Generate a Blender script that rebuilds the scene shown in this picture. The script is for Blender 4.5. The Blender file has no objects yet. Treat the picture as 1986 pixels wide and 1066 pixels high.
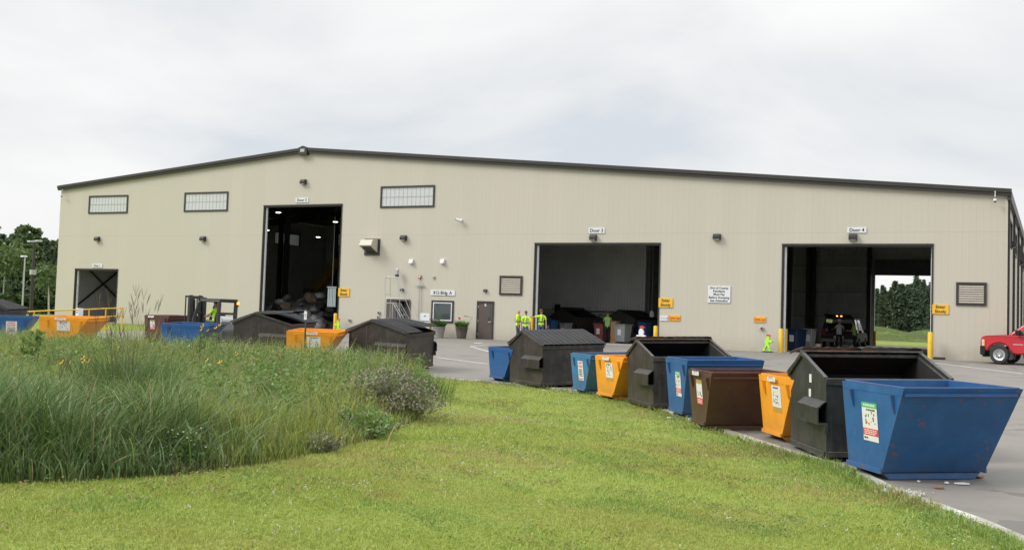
import bpy, bmesh, math, random
import numpy as np
from mathutils import Vector, Matrix, Euler
random.seed(7); RNG = np.random.default_rng(11)
S = bpy.context.scene; COL = S.collection
R = math.radians
# ------------------------------------------------------------------ camera model
F, PPY, PITCH, ROLL, YAW = 2109.67, 502.88, .0514018, .0324395, -.4636967
EYE = np.array([0, -55.4509, 1.4156])
FW = np.array([math.sin(YAW)*math.cos(PITCH), math.cos(YAW)*math.cos(PITCH), math.sin(PITCH)])
RT = np.array([math.cos(YAW), -math.sin(YAW), 0.]); UP = np.cross(RT, FW)
RT, UP = RT*math.cos(ROLL)+UP*math.sin(ROLL), -RT*math.sin(ROLL)+UP*math.cos(ROLL)
def ray(px, py): return FW+(px-993)/F*RT-(py-PPY)/F*UP
def at_depth(px, py, d): return EYE+ray(px, py)*d
def at_y(px, py, y):
    d = ray(px, py); return EYE+d*((y-EYE[1])/d[1])
cam = bpy.data.cameras.new('Camera'); co = bpy.data.objects.new('Camera', cam); COL.objects.link(co)
cam.sensor_fit = 'HORIZONTAL'; cam.sensor_width = 36; cam.lens = F/1986*36
cam.shift_y = (PPY-533)/1986; cam.clip_start = .1; cam.clip_end = 3000
mw = Matrix(((RT[0], UP[0], -FW[0], EYE[0]), (RT[1], UP[1], -FW[1], EYE[1]), (RT[2], UP[2], -FW[2], EYE[2]), (0, 0, 0, 1)))
co.matrix_world = mw; S.camera = co
# ------------------------------------------------------------------ terrain
KP = np.array([(9, -64), (4, -55), (1.2, -46.2), (-.36, -42.41), (-1.93, -39.77), (-2.91, -37.72), (-4.11, -36.27), (-7.32, -31.54), (-10.28, -27.3),
               (-13.2, -25.0), (-15.78, -23.95), (-18.5, -24.0), (-22, -24.8), (-26, -25.7), (-30, -26.6), (-34, -28.1), (-38, -29), (-46, -31), (-62, -36)], float)
def catmull(P, n=6):
    out = []
    Q = np.vstack([2*P[0]-P[1], P, 2*P[-1]-P[-2]])
    for i in range(1, len(Q)-2):
        a, b, c, d = Q[i-1:i+3]
        for k in range(n):
            t = k/n
            out.append(.5*(2*b+(c-a)*t+(2*a-5*b+4*c-d)*t*t+(3*b-a-3*c+d)*t**3))
    out.append(P[-1]); return np.array(out)
K = catmull(KP)
def dkerb(x, y):
    x = np.asarray(x, float); y = np.asarray(y, float)
    best = np.full(x.shape, 1e9)
    for a, b in zip(K[:-1], K[1:]):
        e = b-a; L2 = e@e
        t = np.clip(((x-a[0])*e[0]+(y-a[1])*e[1])/L2, 0, 1)
        qx = x-a[0]-t*e[0]; qy = y-a[1]-t*e[1]
        d = np.hypot(qx, qy); s = np.where(qx*e[1]-qy*e[0] >= 0, 1., -1.)
        best = np.where(d < np.abs(best), d*s, best)
    return best
def sstep(t): t = np.clip(t, 0, 1); return t*t*(3-2*t)
def terr(x, y):
    x = np.asarray(x, float); y = np.asarray(y, float)
    dk = dkerb(x, y); dw = np.maximum(-y-1, 0)
    kz = -.78+.33*np.clip((-x-16)/18, 0, 1)
    lot = kz*dw/(np.maximum(dk, 0)+dw+1e-6)
    lawn = kz+(-.2-kz)*sstep(-dk/10)
    return np.where(dk > 0, lot, lawn)
def tz(x, y): return float(terr(x, y))
def on_ground(px, py):
    z = -.4
    for _ in range(12):
        d = ray(px, py); P = EYE+d*((z-EYE[2])/d[2]); z = .5*z+.5*tz(P[0], P[1])
    return P
def at_px(px, depth):
    P = at_depth(px, 600, depth); return np.array([P[0], P[1], tz(P[0], P[1])])
# ------------------------------------------------------------------ object helpers
def link(o, parent=None):
    COL.objects.link(o)
    if parent: o.parent = parent
    return o
def tag(o, label=None, cat=None, group=None, kind=None):
    if label: o['label'] = label
    if cat: o['category'] = cat
    if group: o['group'] = group
    if kind: o['kind'] = kind
    return o
def thing(name, label, cat, loc=(0, 0, 0), rot=0, group=None):
    o = bpy.data.objects.new(name, None); o.empty_display_size = .2; link(o)
    o.location = [float(v) for v in loc]
    o.rotation_euler = rot if not isinstance(rot, (int, float)) else (0, 0, rot)
    return tag(o, label, cat, group)
def dup(o, parent=None):
    c = o.copy(); COL.objects.link(c)
    if parent: c.parent = parent
    for ch in list(o.children): dup(ch, c)
    return c
class MB:
    def __init__(s): s.v = []; s.f = []; s.m = []
    def add(s, vs, fs, m=0):
        n = len(s.v); s.v += [tuple(float(c) for c in v) for v in vs]
        for f in fs: s.f.append([i+n for i in f]); s.m.append(m)
        return s
    def quad(s, a, b, c, d, m=0): return s.add([a, b, c, d], [(0, 1, 2, 3)], m)
    def box(s, x0, x1, y0, y1, z0, z1, m=0, M=None):
        vs = [(x, y, z) for z in (z0, z1) for x, y in ((x0, y0), (x1, y0), (x1, y1), (x0, y1))]
        if M is not None: vs = [tuple(M @ Vector(v)) for v in vs]
        return s.add(vs, [(3, 2, 1, 0), (4, 5, 6, 7), (0, 1, 5, 4), (1, 2, 6, 5), (2, 3, 7, 6), (3, 0, 4, 7)], m)
    def loft(s, rings, m=0, cap=True, closed=True):
        n = len(rings[0]); vs = [v for r in rings for v in r]; fs = []
        for i in range(len(rings)-1):
            for j in range(n if closed else n-1):
                k = (j+1) % n; fs.append((i*n+j, i*n+k, (i+1)*n+k, (i+1)*n+j))
        if cap: fs += [tuple(range(n))[::-1], tuple(range((len(rings)-1)*n, len(rings)*n))]
        return s.add(vs, fs, m)
    def tube(s, pts, r, n=8, m=0, cap=True):
        pts = [Vector([float(c) for c in p]) for p in pts]; rr = r if isinstance(r, (list, tuple)) else [r]*len(pts); rings = []
        for i, p in enumerate(pts):
            d = (pts[min(i+1, len(pts)-1)]-pts[max(i-1, 0)]).normalized()
            a = Vector((0, 0, 1)) if abs(d.z) < .9 else Vector((1, 0, 0))
            u = d.cross(a).normalized(); w = u.cross(d)
            rings.append([tuple(p+(u*math.cos(t)-w*math.sin(t))*rr[i]) for t in [2*math.pi*k/n for k in range(n)]])
        return s.loft(rings, m, cap)
    def lathe(s, prof, n=16, c=(0, 0, 0), axis='z', m=0, cap=True):
        rings = []
        for r, h in prof:
            ring = []
            for k in range(n):
                t = 2*math.pi*k/n; a, b = r*math.cos(t), r*math.sin(t)
                ring.append({'z': (c[0]+a, c[1]+b, c[2]+h), 'y': (c[0]+b, c[1]+h, c[2]+a), 'x': (c[0]+h, c[1]+a, c[2]+b)}[axis])
            rings.append(ring)
        return s.loft(rings, m, cap)
    def prism(s, poly, axis, a, b, m=0, fn=None):
        """poly in the plane across the axis ('x': (y,z), 'y': (x,z), 'z': (x,y)), pushed from a to b"""
        def P(q, t):
            v = {'x': (t, q[0], q[1]), 'y': (q[0], t, q[1]), 'z': (q[0], q[1], t)}[axis]
            return fn(v) if fn else v
        return s.loft([[P(q, a) for q in poly], [P(q, b) for q in poly]], m)
    def build(s, name, mats, parent=None, bevel=0, smooth=False, fix=True, segs=1):
        me = bpy.data.meshes.new(name); me.from_pydata(s.v, [], s.f)
        for m in (mats if isinstance(mats, (list, tuple)) else [mats]): me.materials.append(m)
        me.polygons.foreach_set('material_index', s.m)
        if fix or bevel:
            b = bmesh.new(); b.from_mesh(me)
            bmesh.ops.recalc_face_normals(b, faces=b.faces)
            if bevel:
                es = [e for e in b.edges if len(e.link_faces) == 2 and e.calc_face_angle(0) > .5]
                bmesh.ops.bevel(b, geom=es, offset=bevel, segments=segs, affect='EDGES', clamp_overlap=True)
            b.to_mesh(me); b.free()
        if smooth:
            me.polygons.foreach_set('use_smooth', [True]*len(me.polygons))
            if smooth != 'all': me.set_sharp_from_angle(angle=R(40))
        me.update()
        return link(bpy.data.objects.new(name, me), parent)
def npmesh(name, V, faces_n, idx, mats, midx=None, parent=None):
    """fast mesh: V (n,3), faces_n: loop count per face, idx flat loop indices"""
    me = bpy.data.meshes.new(name); me.vertices.add(len(V)); me.vertices.foreach_set('co', np.asarray(V, np.float32).ravel())
    me.loops.add(len(idx)); me.loops.foreach_set('vertex_index', np.asarray(idx, np.int32))
    fn = np.asarray(faces_n, np.int32); me.polygons.add(len(fn))
    me.polygons.foreach_set('loop_start', np.concatenate([[0], np.cumsum(fn)[:-1]]).astype(np.int32))
    me.polygons.foreach_set('loop_total', fn)
    for m in (mats if isinstance(mats, (list, tuple)) else [mats]): me.materials.append(m)
    if midx is not None: me.polygons.foreach_set('material_index', np.asarray(midx, np.int32))
    me.update(calc_edges=True)
    return link(bpy.data.objects.new(name, me), parent)
# ------------------------------------------------------------------ materials
def lin(c):
    c = c/255; return c/12.92 if c <= .04045 else ((c+.055)/1.055)**2.4
def srgb(r, g, b): return (lin(r), lin(g), lin(b))
class NT:
    def __init__(s, name):
        s.m = bpy.data.materials.new(name); s.m.use_nodes = True; s.t = s.m.node_tree; s.n = s.t.nodes; s.l = s.t.links
        s.b = s.n['Principled BSDF']
    def node(s, typ, **kw):
        n = s.n.new(typ)
        for k, v in kw.items():
            if k.startswith('i_'):
                key = k[2:]; key = int(key) if key.isdigit() else key.replace('_', ' ')
                s.put(n.inputs[key], v)
            else: setattr(n, k, v)
        return n
    def put(s, inp, v):
        if hasattr(v, 'links') or isinstance(v, bpy.types.NodeSocket): s.l.new(v, inp)
        elif isinstance(v, (tuple, list)) and len(v) == 3 and inp.type == 'RGBA': inp.default_value = (*v, 1)
        else: inp.default_value = v
    def math(s, op, a, b=0., c=0.):
        n = s.n.new('ShaderNodeMath'); n.operation = op
        for i, v in enumerate((a, b, c)): s.put(n.inputs[i], v)
        return n.outputs[0]
    def obj(s): return s.node('ShaderNodeTexCoord').outputs['Object']
    def seed(s): return s.math('MULTIPLY', s.node('ShaderNodeObjectInfo').outputs['Random'], 53.)
    def noise(s, vec, scale, detail=4, w=None, rough=.55, dist=0):
        n = s.n.new('ShaderNodeTexNoise'); n.noise_dimensions = '4D' if w is not None else '3D'
        s.put(n.inputs['Vector'], vec); n.inputs['Scale'].default_value = scale; n.inputs['Detail'].default_value = detail
        n.inputs['Roughness'].default_value = rough; n.inputs['Distortion'].default_value = dist
        if w is not None: s.put(n.inputs['W'], w)
        return n.outputs['Fac']
    def scalev(s, vec, sc):
        n = s.n.new('ShaderNodeMapping'); s.put(n.inputs['Vector'], vec); n.inputs['Scale'].default_value = sc; return n.outputs[0]
    def ramp(s, fac, stops):
        n = s.n.new('ShaderNodeValToRGB'); e = n.color_ramp.elements
        while len(e) < len(stops): e.new(.5)
        for k, (p, c) in enumerate(stops): e[k].position = p; e[k].color = (*c, 1) if isinstance(c, (tuple, list)) else (c, c, c, 1)
        s.put(n.inputs[0], fac); return n.outputs[0]
    def map(s, v, a, b, c=0., d=1.):
        n = s.n.new('ShaderNodeMapRange'); s.put(n.inputs[0], v)
        for i, q in enumerate((a, b, c, d)): n.inputs[i+1].default_value = q
        return n.outputs[0]
    def mix(s, f, a, b, mode='MIX'):
        n = s.n.new('ShaderNodeMix'); n.data_type = 'RGBA'; n.blend_type = mode
        s.put(n.inputs[0], f); s.put(n.inputs[6], a); s.put(n.inputs[7], b); return n.outputs[2]
    def bump(s, h, strength, dist=.02):
        n = s.n.new('ShaderNodeBump'); s.put(n.inputs['Height'], h); n.inputs['Strength'].default_value = strength; n.inputs['Distance'].default_value = dist
        s.l.new(n.outputs[0], s.b.inputs['Normal'])
    def done(s, col, rough=.6, metal=0., spec=None):
        s.put(s.b.inputs['Base Color'], col); s.put(s.b.inputs['Roughness'], rough); s.b.inputs['Metallic'].default_value = metal
        if spec is not None: s.b.inputs['Specular IOR Level'].default_value = spec
        return s.m
def sc(c, k): return tuple(min(1, x*k) for x in c)
def mat(name, col, rough=.6, var=.1, scale=3., metal=0., rust=0., rustcol=(.13, .045, .018), streak=0., streakcol=None, bump=0., spec=None, chips=0., chipcol=(.3, .3, .29), edge=0., edgecol=(.16, .075, .035), smudge=0., dent=0., dust=0.):
    t = NT(name); o = t.obj(); w = t.seed()
    c = t.mix(t.map(t.noise(o, scale, 5, w), .3, .7), sc(col, 1-var), sc(col, 1+var))
    if streak:
        f = t.map(t.noise(t.scalev(o, (5, 5, .5)), 2.2, 5, w, .6), .52, .72, 0, streak)
        c = t.mix(f, c, streakcol or sc(col, 2.2))
    if chips:
        c = t.mix(t.map(t.noise(o, 16, 6, w, .7), .72-chips*.1, .75-chips*.1), c, chipcol)
    if rust:
        f = t.map(t.math('ADD', t.math('MULTIPLY', t.noise(o, 1.7, 3, w), .45), t.math('MULTIPLY', t.noise(o, 11, 6, w, .65), .55)), .655-.2*rust, .70-.2*rust)
        c = t.mix(f, c, rustcol)
    if smudge:
        f = t.map(t.noise(o, 1.5, 7, w, .62, .6), .5, .72, 0, smudge); c = t.mix(f, c, streakcol or sc(col, 2.))
        f = t.map(t.noise(t.scalev(o, (1, 1, .7)), 2.6, 6, t.math('ADD', w, 7.), .65), .55, .7, 0, smudge); c = t.mix(f, c, sc(col, .45))
    if edge:
        bv = t.node('ShaderNodeBevel', samples=4); bv.inputs['Radius'].default_value = .022; gn = t.node('ShaderNodeNewGeometry')
        dt = t.node('ShaderNodeVectorMath', operation='DOT_PRODUCT'); t.put(dt.inputs[0], bv.outputs[0]); t.put(dt.inputs[1], gn.outputs['Normal'])
        f = t.math('MULTIPLY', t.map(dt.outputs['Value'], .985, .9, 0, 1), t.map(t.noise(o, 7, 6, w, .7), .5-.12*edge, .58, 0, .9)); c = t.mix(f, c, edgecol)
    if dust:
        sz_ = t.node('ShaderNodeSeparateXYZ', i_0=o); f = t.math('MULTIPLY', t.map(sz_.outputs[2], .08, .5, dust, 0), t.map(t.noise(o, 3.2, 6, w, .65), .35, .65)); c = t.mix(f, c, (.12, .108, .092))
    if dent: t.bump(t.math('ADD', t.noise(o, 1.7, 2, w), t.math('MULTIPLY', t.noise(o, 6., 3, w), .2)), dent, .06)
    if bump: t.bump(t.noise(o, scale*6, 4, w), bump, .01)
    return t.done(c, rough, metal, spec)
def emit(name, col, s):
    t = NT(name); t.put(t.b.inputs['Base Color'], col); t.put(t.b.inputs['Emission Color'], col); t.b.inputs['Emission Strength'].default_value = s; return t.m
def glass(name, tint=(.05, .07, .07), rough=.03):
    t = NT(name); w = t.noise(t.obj(), 2., 2)
    return t.done(t.mix(w, sc(tint, .8), sc(tint, 1.2)), rough, 0, .8)
def text_mesh(s, size, m, parent=None, name='lettering', depth=.004, bold=0., sx=1.):
    """letters standing upright in the local XZ plane, facing -Y, centred on the origin"""
    cu = bpy.data.curves.new(name, 'FONT'); cu.body = s; cu.size = size; cu.align_x = 'CENTER'; cu.align_y = 'CENTER'
    cu.extrude = depth; cu.offset = bold; cu.space_line = .82; cu.resolution_u = 3
    to = bpy.data.objects.new(name, cu); COL.objects.link(to)
    me = bpy.data.meshes.new_from_object(to.evaluated_get(bpy.context.evaluated_depsgraph_get()))
    bpy.data.objects.remove(to); bpy.data.curves.remove(cu)
    me.transform(Matrix.Rotation(R(90), 4, 'X') @ Matrix.Diagonal((sx, 1, 1, 1))); me.name = name
    me.materials.clear(); me.materials.append(m)
    return link(bpy.data.objects.new(name, me), parent)
# colours of the place
BEIGE = (.494, .467, .392)
M = {}
M['dark_trim'] = mat('dark_bronze_trim', (.035, .031, .028), .45, .12)
M['black_plastic'] = mat('black_plastic', (.019, .019, .02), .52, .35, 4, spec=.2)
M['black_metal'] = mat('black_metal', (.025, .025, .026), .5, .2, 4)
M['white_metal'] = mat('white_metal', (.62, .62, .6), .45, .06)
M['galv'] = mat('galvanised_steel', (.42, .44, .45), .45, .12, 6, .3)
M['yellow_paint'] = mat('yellow_safety_paint', (.70, .43, .02), .5, .1, 3, rust=.12)
M['sign_white'] = mat('sign_white', (.66, .68, .70), .4, .05)
M['sign_yellow'] = mat('sign_yellow', (.78, .44, .02), .4, .05)
M['sign_black'] = mat('sign_lettering_black', (.03, .03, .032), .5, .05)
M['sign_red'] = mat('sign_red', (.62, .06, .04), .5, .08)
M['sign_green'] = mat('sign_green', (.08, .42, .12), .5, .08)
M['tan'] = mat('tan_sticker', (.45, .27, .06), .5, .1)
M['rubber'] = mat('rubber', (.03, .03, .03), .85, .15, 9)
M['steel_rim'] = mat('wheel_rim_metal', (.55, .56, .58), .3, .1, 8, .6)
M['hivis'] = mat('hivis_yellow_cloth', (.52, .86, .03), .8, .10, 9)
M['hivis_green'] = mat('hivis_green_cloth', (.25, .55, .05), .8, .10, 9)
M['reflective'] = mat('reflective_tape', (.5, .52, .5), .4, .05)
M['dark_tape'] = mat('dark_grey_tape', (.06, .07, .07), .5, .1)
M['denim'] = mat('blue_denim', (.055, .085, .15), .85, .2, 8)
M['black_cloth'] = mat('black_cloth', (.015, .015, .017), .9, .2, 8)
M['white_cloth'] = mat('white_cloth', (.5, .5, .5), .85, .08, 8)
M['skin'] = mat('skin', (.42, .2, .13), .55, .1, 12)
M['boots'] = mat('work_boots', (.06, .04, .025), .7, .2, 10)
M['hair'] = mat('grey_brown_hair', (.1, .075, .055), .8, .2, 20)
M['camo'] = mat('camouflage_cap_cloth', (.09, .08, .06), .85, .5, 22)
M['glass'] = glass('dark_glass')
M['concrete'] = mat('concrete', (.30, .29, .27), .85, .12, 2.5, bump=.2)
# ------------------------------------------------------------------ world, sun
wd = bpy.data.worlds.new('World'); S.world = wd; wd.use_nodes = True
wt = wd.node_tree; wn = wt.nodes; wl = wt.links
bg = wn['Background']
sky = wn.new('ShaderNodeTexSky'); sky.sky_type = 'NISHITA'; sky.sun_disc = False
SUN_EL, SUN_AZ = R(41), R(-127)     # azimuth measured from +Y towards +X
sky.sun_elevation = SUN_EL; sky.sun_rotation = SUN_AZ
tc = wn.new('ShaderNodeTexCoord'); mp = wn.new('ShaderNodeMapping'); mp.inputs['Scale'].default_value = (1, 1, 2.6); mp.inputs['Location'].default_value = (3.1, .4, 1.2)
wl.new(tc.outputs['Generated'], mp.inputs[0])
def wnoise(scale, det, rough, dist=0.):
    n = wn.new('ShaderNodeTexNoise'); n.inputs['Scale'].default_value = scale; n.inputs['Detail'].default_value = det
    n.inputs['Roughness'].default_value = rough; n.inputs['Distortion'].default_value = dist; wl.new(mp.outputs[0], n.inputs['Vector']); return n.outputs['Fac']
n1 = wnoise(2.4, 7, .52, .4); n2 = wnoise(1.1, 4, .5)
def wmath(op, a, b):
    n = wn.new('ShaderNodeMath'); n.operation = op
    for i, v in enumerate((a, b)):
        if isinstance(v, float): n.inputs[i].default_value = v
        else: wl.new(v, n.inputs[i])
    return n.outputs[0]
mixn = wmath('ADD', wmath('MULTIPLY', n1, .55), wmath('MULTIPLY', n2, .45))
cr = wn.new('ShaderNodeValToRGB'); e = cr.color_ramp.elements; e.new(.5); e.new(.5)
SK = 5.75
for k, (p, c) in enumerate([(.41, (.75, .795, .85)), (.465, (.885, .903, .92)), (.525, (.985, .985, .983)), (.60, (1.08, 1.075, 1.065))]):
    e[k].position = p; e[k].color = (*[x*SK for x in c], 1)
wl.new(mixn, cr.inputs[0])
mx = wn.new('ShaderNodeMix'); mx.data_type = 'RGBA'; mx.inputs[0].default_value = .955
wl.new(sky.outputs[0], mx.inputs[6]); wl.new(cr.outputs[0], mx.inputs[7])
# an overcast sky is brightest overhead
sz = wn.new('ShaderNodeSeparateXYZ'); wl.new(tc.outputs['Generated'], sz.inputs[0])
zr = wn.new('ShaderNodeMapRange'); zr.interpolation_type = 'SMOOTHSTEP'; wl.new(sz.outputs[2], zr.inputs[0])
for i_, v_ in enumerate((.26, .85, 1., 2.35)): zr.inputs[i_+1].default_value = v_
vm = wn.new('ShaderNodeVectorMath'); vm.operation = 'SCALE'; wl.new(mx.outputs[2], vm.inputs[0]); wl.new(zr.outputs[0], vm.inputs['Scale']); wl.new(vm.outputs[0], bg.inputs['Color'])
bg.inputs['Strength'].default_value = .1
sd = bpy.data.lights.new('Sun', 'SUN'); so = bpy.data.objects.new('Sun', sd); COL.objects.link(so)
sd.energy = 1.5; sd.angle = R(22); sd.color = (1, .95, .88)
dv = Vector((math.sin(SUN_AZ)*math.cos(SUN_EL), math.cos(SUN_AZ)*math.cos(SUN_EL), math.sin(SUN_EL)))
so.rotation_euler = dv.to_track_quat('Z', 'Y').to_euler(); so.location = (-40, -80, 60)
S.view_settings.view_transform = 'Standard'; S.view_settings.look = 'None'; S.view_settings.exposure = .70; S.view_settings.gamma = 1
# ------------------------------------------------------------------ ground sheets
KL = np.vstack([K[:1]+[[6, -10]], K])
TGT = np.array([(120, -70), (110, -.0), (60, 0), (20, 0), (-1, 0), (-20, 0), (-47, 0), (-46.5, -8), (-47.5, -15.5), (-70, -22)], float)
def resample(P, n):
    d = np.concatenate([[0], np.cumsum(np.hypot(*np.diff(P, axis=0).T))]); t = np.linspace(0, d[-1], n)
    return np.stack([np.interp(t, d, P[:, 0]), np.interp(t, d, P[:, 1])], 1)
def inside(poly, x, y):
    r = np.zeros(x.shape, bool); n = len(poly); j = n-1
    for i in range(n):
        xi, yi = poly[i]; xj, yj = poly[j]
        c = ((yi > y) != (yj > y)) & (x < (xj-xi)*(y-yi)/((yj-yi) if yj != yi else 1e-9)+xi)
        r ^= c; j = i
    return r
NA, NB = 150, 40
def blend_targets(n):
    # target parameter stays monotone with the kerb parameter
    ka = resample(KL, n); d = np.concatenate([[0], np.cumsum(np.hypot(*np.diff(TGT, axis=0).T))])
    u = np.linspace(0, 1, n)
    key_u = [0, .08, .2, .33, .45, .62, .8, .88, .95, 1.0]
    return ka, np.stack([np.interp(u, key_u, TGT[:, 0]), np.interp(u, key_u, TGT[:, 1])], 1)
KA, TA = blend_targets(NA)
tt = np.linspace(0, 1, NB)**1.3
GX = KA[:, None, 0]*(1-tt)+TA[:, None, 0]*tt; GY = KA[:, None, 1]*(1-tt)+TA[:, None, 1]*tt
GZ = terr(GX+1e-4, GY)
def grid_faces(a, b):
    i = np.arange((a-1)*b).reshape(a-1, b)[:, :b-1]
    return np.stack([i, i+1, i+b+1, i+b], -1).reshape(-1, 4)
lotV = np.stack([GX, GY, GZ], -1).reshape(-1, 3)
t = NT('weathered_asphalt'); o = t.obj()
c = t.mix(t.map(t.noise(o, .35, 5), .35, .65), (.178, .165, .146), (.214, .20, .176))
c = t.mix(t.map(t.noise(o, 90, 2), .35, .65), t.mix(.5, c, (.14, .13, .12)), c)
c = t.mix(t.map(t.noise(t.scalev(o, (1, 1.6, 1)), .8, 7, None, .62), .54, .70, 0, .55), c, (.13, .12, .11))
c = t.mix(t.map(t.noise(o, .9, 5, None, .6), .66, .70, 0, .7), c, (.10, .095, .088)); c = t.mix(t.map(t.noise(t.scalev(o, (.25, 2.2, 1)), 1.6, 5), .62, .72, 0, .3), c, (.12, .115, .105))
vo = t.node('ShaderNodeTexVoronoi', feature='DISTANCE_TO_EDGE', i_Vector=t.scalev(o, (.13, .13, .13)), i_Scale=1.)
ck = t.map(t.math('ADD', vo.outputs['Distance'], t.math('MULTIPLY', t.math('SUBTRACT', t.noise(o, 1.2, 5), .5), .25)), 0, .0035, .55, 0)
c = t.mix(ck, c, (.09, .085, .08)); t.bump(t.noise(o, 60, 3), .25, .01)
M['asphalt'] = t.done(c, .88)
q = grid_faces(NA, NB)
lot = npmesh('asphalt_yard', lotV, np.full(len(q), 4), q.ravel(), M['asphalt']); tag(lot, kind='structure')
sl = MB(); sl.box(-1.93, 60, .004, 60, -.3, -.002); tag(sl.build('asphalt_side_yard', M['asphalt']), kind='structure')
lotpoly = np.vstack([KA, TA[::-1]])
# ground
xs = np.concatenate([[-900, -500, -300, -200, -150, -120, -100, -90, -82, -77], np.arange(-72, 24, .7), [26, 30, 36, 45, 60, 90, 140, 250, 500, 900]])
ys = np.concatenate([[-900, -400, -200, -120, -90, -75], np.arange(-68, .5, .7), [2, 8, 16, 24, 31, 36, 45, 60, 90, 140, 220, 400, 900]])
X, Y = np.meshgrid(xs, ys, indexing='ij'); Z = terr(X, Y)
ins = inside(lotpoly, X, Y)
Z = np.where(ins | ((X > -2.5) & (Y > 0) & (Y < 58) & (X < 58)), Z-.12, Z-.006)
Z = np.where((Y > .3) & (Y < 31.7) & (X > -64) & (X < -2.3), -.25, Z)
t = NT('mown_lawn_ground'); o = t.obj()
c = t.mix(t.map(t.noise(o, 1.1, 6), .38, .62), (.17, .23, .045), (.23, .27, .06))
c = t.mix(t.map(t.noise(o, .33, 4), .5, .68, 0, .75), c, (.20, .185, .06))
c = t.mix(t.map(t.noise(o, 26, 3), .35, .6), t.mix(.45, c, (.05, .06, .015)), c)
M['lawn_soil'] = t.done(c, .95, 0, .1)
q = grid_faces(len(xs), len(ys))
tag(npmesh('ground', np.stack([X, Y, Z], -1).reshape(-1, 3), np.full(len(q), 4), q.ravel(), M['lawn_soil']), kind='structure')
# flush kerb
def strip(name, pts, half, h0, h1, m, jitter=0):
    pts = np.asarray(pts); tg = np.gradient(pts, axis=0); nn = np.stack([tg[:, 1], -tg[:, 0]], 1); nn /= np.linalg.norm(nn, axis=1)[:, None]
    mb = MB(); rings = []
    for p, n in zip(pts, nn):
        w = half*(1+jitter*random.uniform(-1, 1)); z = tz(*(p+n*.01)); a, b = p-n*w, p+n*w
        rings.append([(a[0], a[1], z+h0), (a[0], a[1], z+h1), (b[0], b[1], z+h1), (b[0], b[1], z+h0)])
    mb.loft(rings); return mb.build(name, m)
kp = resample(K[12:], 260)
t = NT('old_kerb_concrete'); o = t.obj()
c = t.mix(t.map(t.noise(o, 1.4, 6), .35, .65), (.26, .25, .22), (.48, .465, .43)); c = t.mix(t.map(t.noise(o, .55, 5), .52, .6, 0, .85), c, (.15, .125, .09))
M['kerb'] = t.done(c, .9)
k = strip('kerb', kp, .085, -.2, .022, M['kerb'], .15); tag(k, kind='structure')
# painted lines
M['line'] = mat('worn_road_paint', (.48, .48, .46), .8, .18, 6, rust=.5, rustcol=(.22, .21, .2))
def line(pxs, half=.06):
    P = [on_ground(*p)[:2] for p in pxs]; P = resample(np.array(P), 24)
    o = strip('road_marking', P, half, .004, .012, M['line']); tag(o, kind='structure')
line([(912, 672), (985, 692)]); line([(912, 672), (948, 668)]); line([(846, 693), (946, 706)])
line([(1800, 702), (1986, 725)]); line([(1880, 706), (1905, 706.5)]); line([(1810, 694), (1835, 690)])
# berm behind the building
def berm(cx, cy, rx, ry, h, m, seed):
    rr = np.random.default_rng(seed); n = 40; u = np.linspace(-1, 1, n); A, Bq = np.meshgrid(u, u, indexing='ij'); d = np.sqrt(A*A+Bq*Bq)
    z = h*np.clip(1-d, 0, 1)**.8*(1+.18*np.sin(A*7+seed)*np.cos(Bq*6))-.15
    q = grid_faces(n, n)
    o = npmesh('berm', np.stack([cx+A*rx, cy+Bq*ry, z], -1).reshape(-1, 3), np.full(len(q), 4), q.ravel(), m); tag(o, kind='structure'); return o
t = NT('rough_berm_cover'); o = t.obj()
c = t.mix(t.map(t.noise(o, .35, 6), .4, .6), (.07, .11, .022), (.13, .16, .045)); c = t.mix(t.map(t.noise(o, .22, 6), .5, .58), c, (.10, .08, .06)); c = t.mix(t.map(t.noise(o, 3., 5), .4, .62), sc((.05, .07, .02), 1.), c)
M['berm'] = t.done(c, .95, 0, .1)
for px, dep, rx, ry, h, sdd in [(1690, 128, 13, 9, 1.5, 1), (1835, 128, 9, 10, 1.6, 4), (1755, 118, 14, 6, .45, 8)]:
    P = at_depth(px, 640, dep); berm(P[0], P[1], rx, ry, h, M['berm'], sdd)
# ------------------------------------------------------------------ building
XL, XR, XM, DEEP = -64.35, -2.0, -42.65, 32.0
def roofz(x): return 9.5+(x-XL)*(11.4-9.5)/(XM-XL) if x <= XM else 11.4+(x-XM)*(7.84-11.4)/(XR-XM)
bld = thing('metal_building', 'long beige ribbed metal recycling building with low gable and four tall vehicle doors', 'building', (0, 0, 0))
t = NT('beige_ribbed_panel'); o = t.obj(); sx = t.node('ShaderNodeSeparateXYZ', i_0=o)
along = t.math('ADD', sx.outputs[0], sx.outputs[1])
fr = t.math('FRACT', t.math('DIVIDE', along, .3048))
tri = t.math('ABSOLUTE', t.math('SUBTRACT', fr, .5))
rib = t.map(tri, .36, .46)
pan = t.math('FLOOR', t.math('DIVIDE', along, .9144)); wn_ = t.node('ShaderNodeTexWhiteNoise', noise_dimensions='1D'); t.put(wn_.inputs['W'], pan)
c = t.mix(wn_.outputs['Value'], sc(BEIGE, .985), sc(BEIGE, 1.015))
c = t.mix(t.map(t.noise(t.scalev(o, (1, 1, .18)), 1.1, 5), .35, .7, 0, .09), c, sc(BEIGE, .82))
c = t.mix(t.map(rib, 0, 1, 0, .05), c, sc(BEIGE, .7))
lap = t.map(t.math('ABSOLUTE', t.math('SUBTRACT', sx.outputs[2], 6.05)), 0, .035, .22, 0); c = t.mix(lap, c, sc(BEIGE, .6))
dirt = t.math('MULTIPLY', t.map(sx.outputs[2], 0, .8, .7, 0), t.noise(o, 2.2, 5)); c = t.mix(dirt, c, (.28, .25, .19))
t.bump(rib, .16, .02); M['panel'] = t.done(c, .5, 0, .35)
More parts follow.
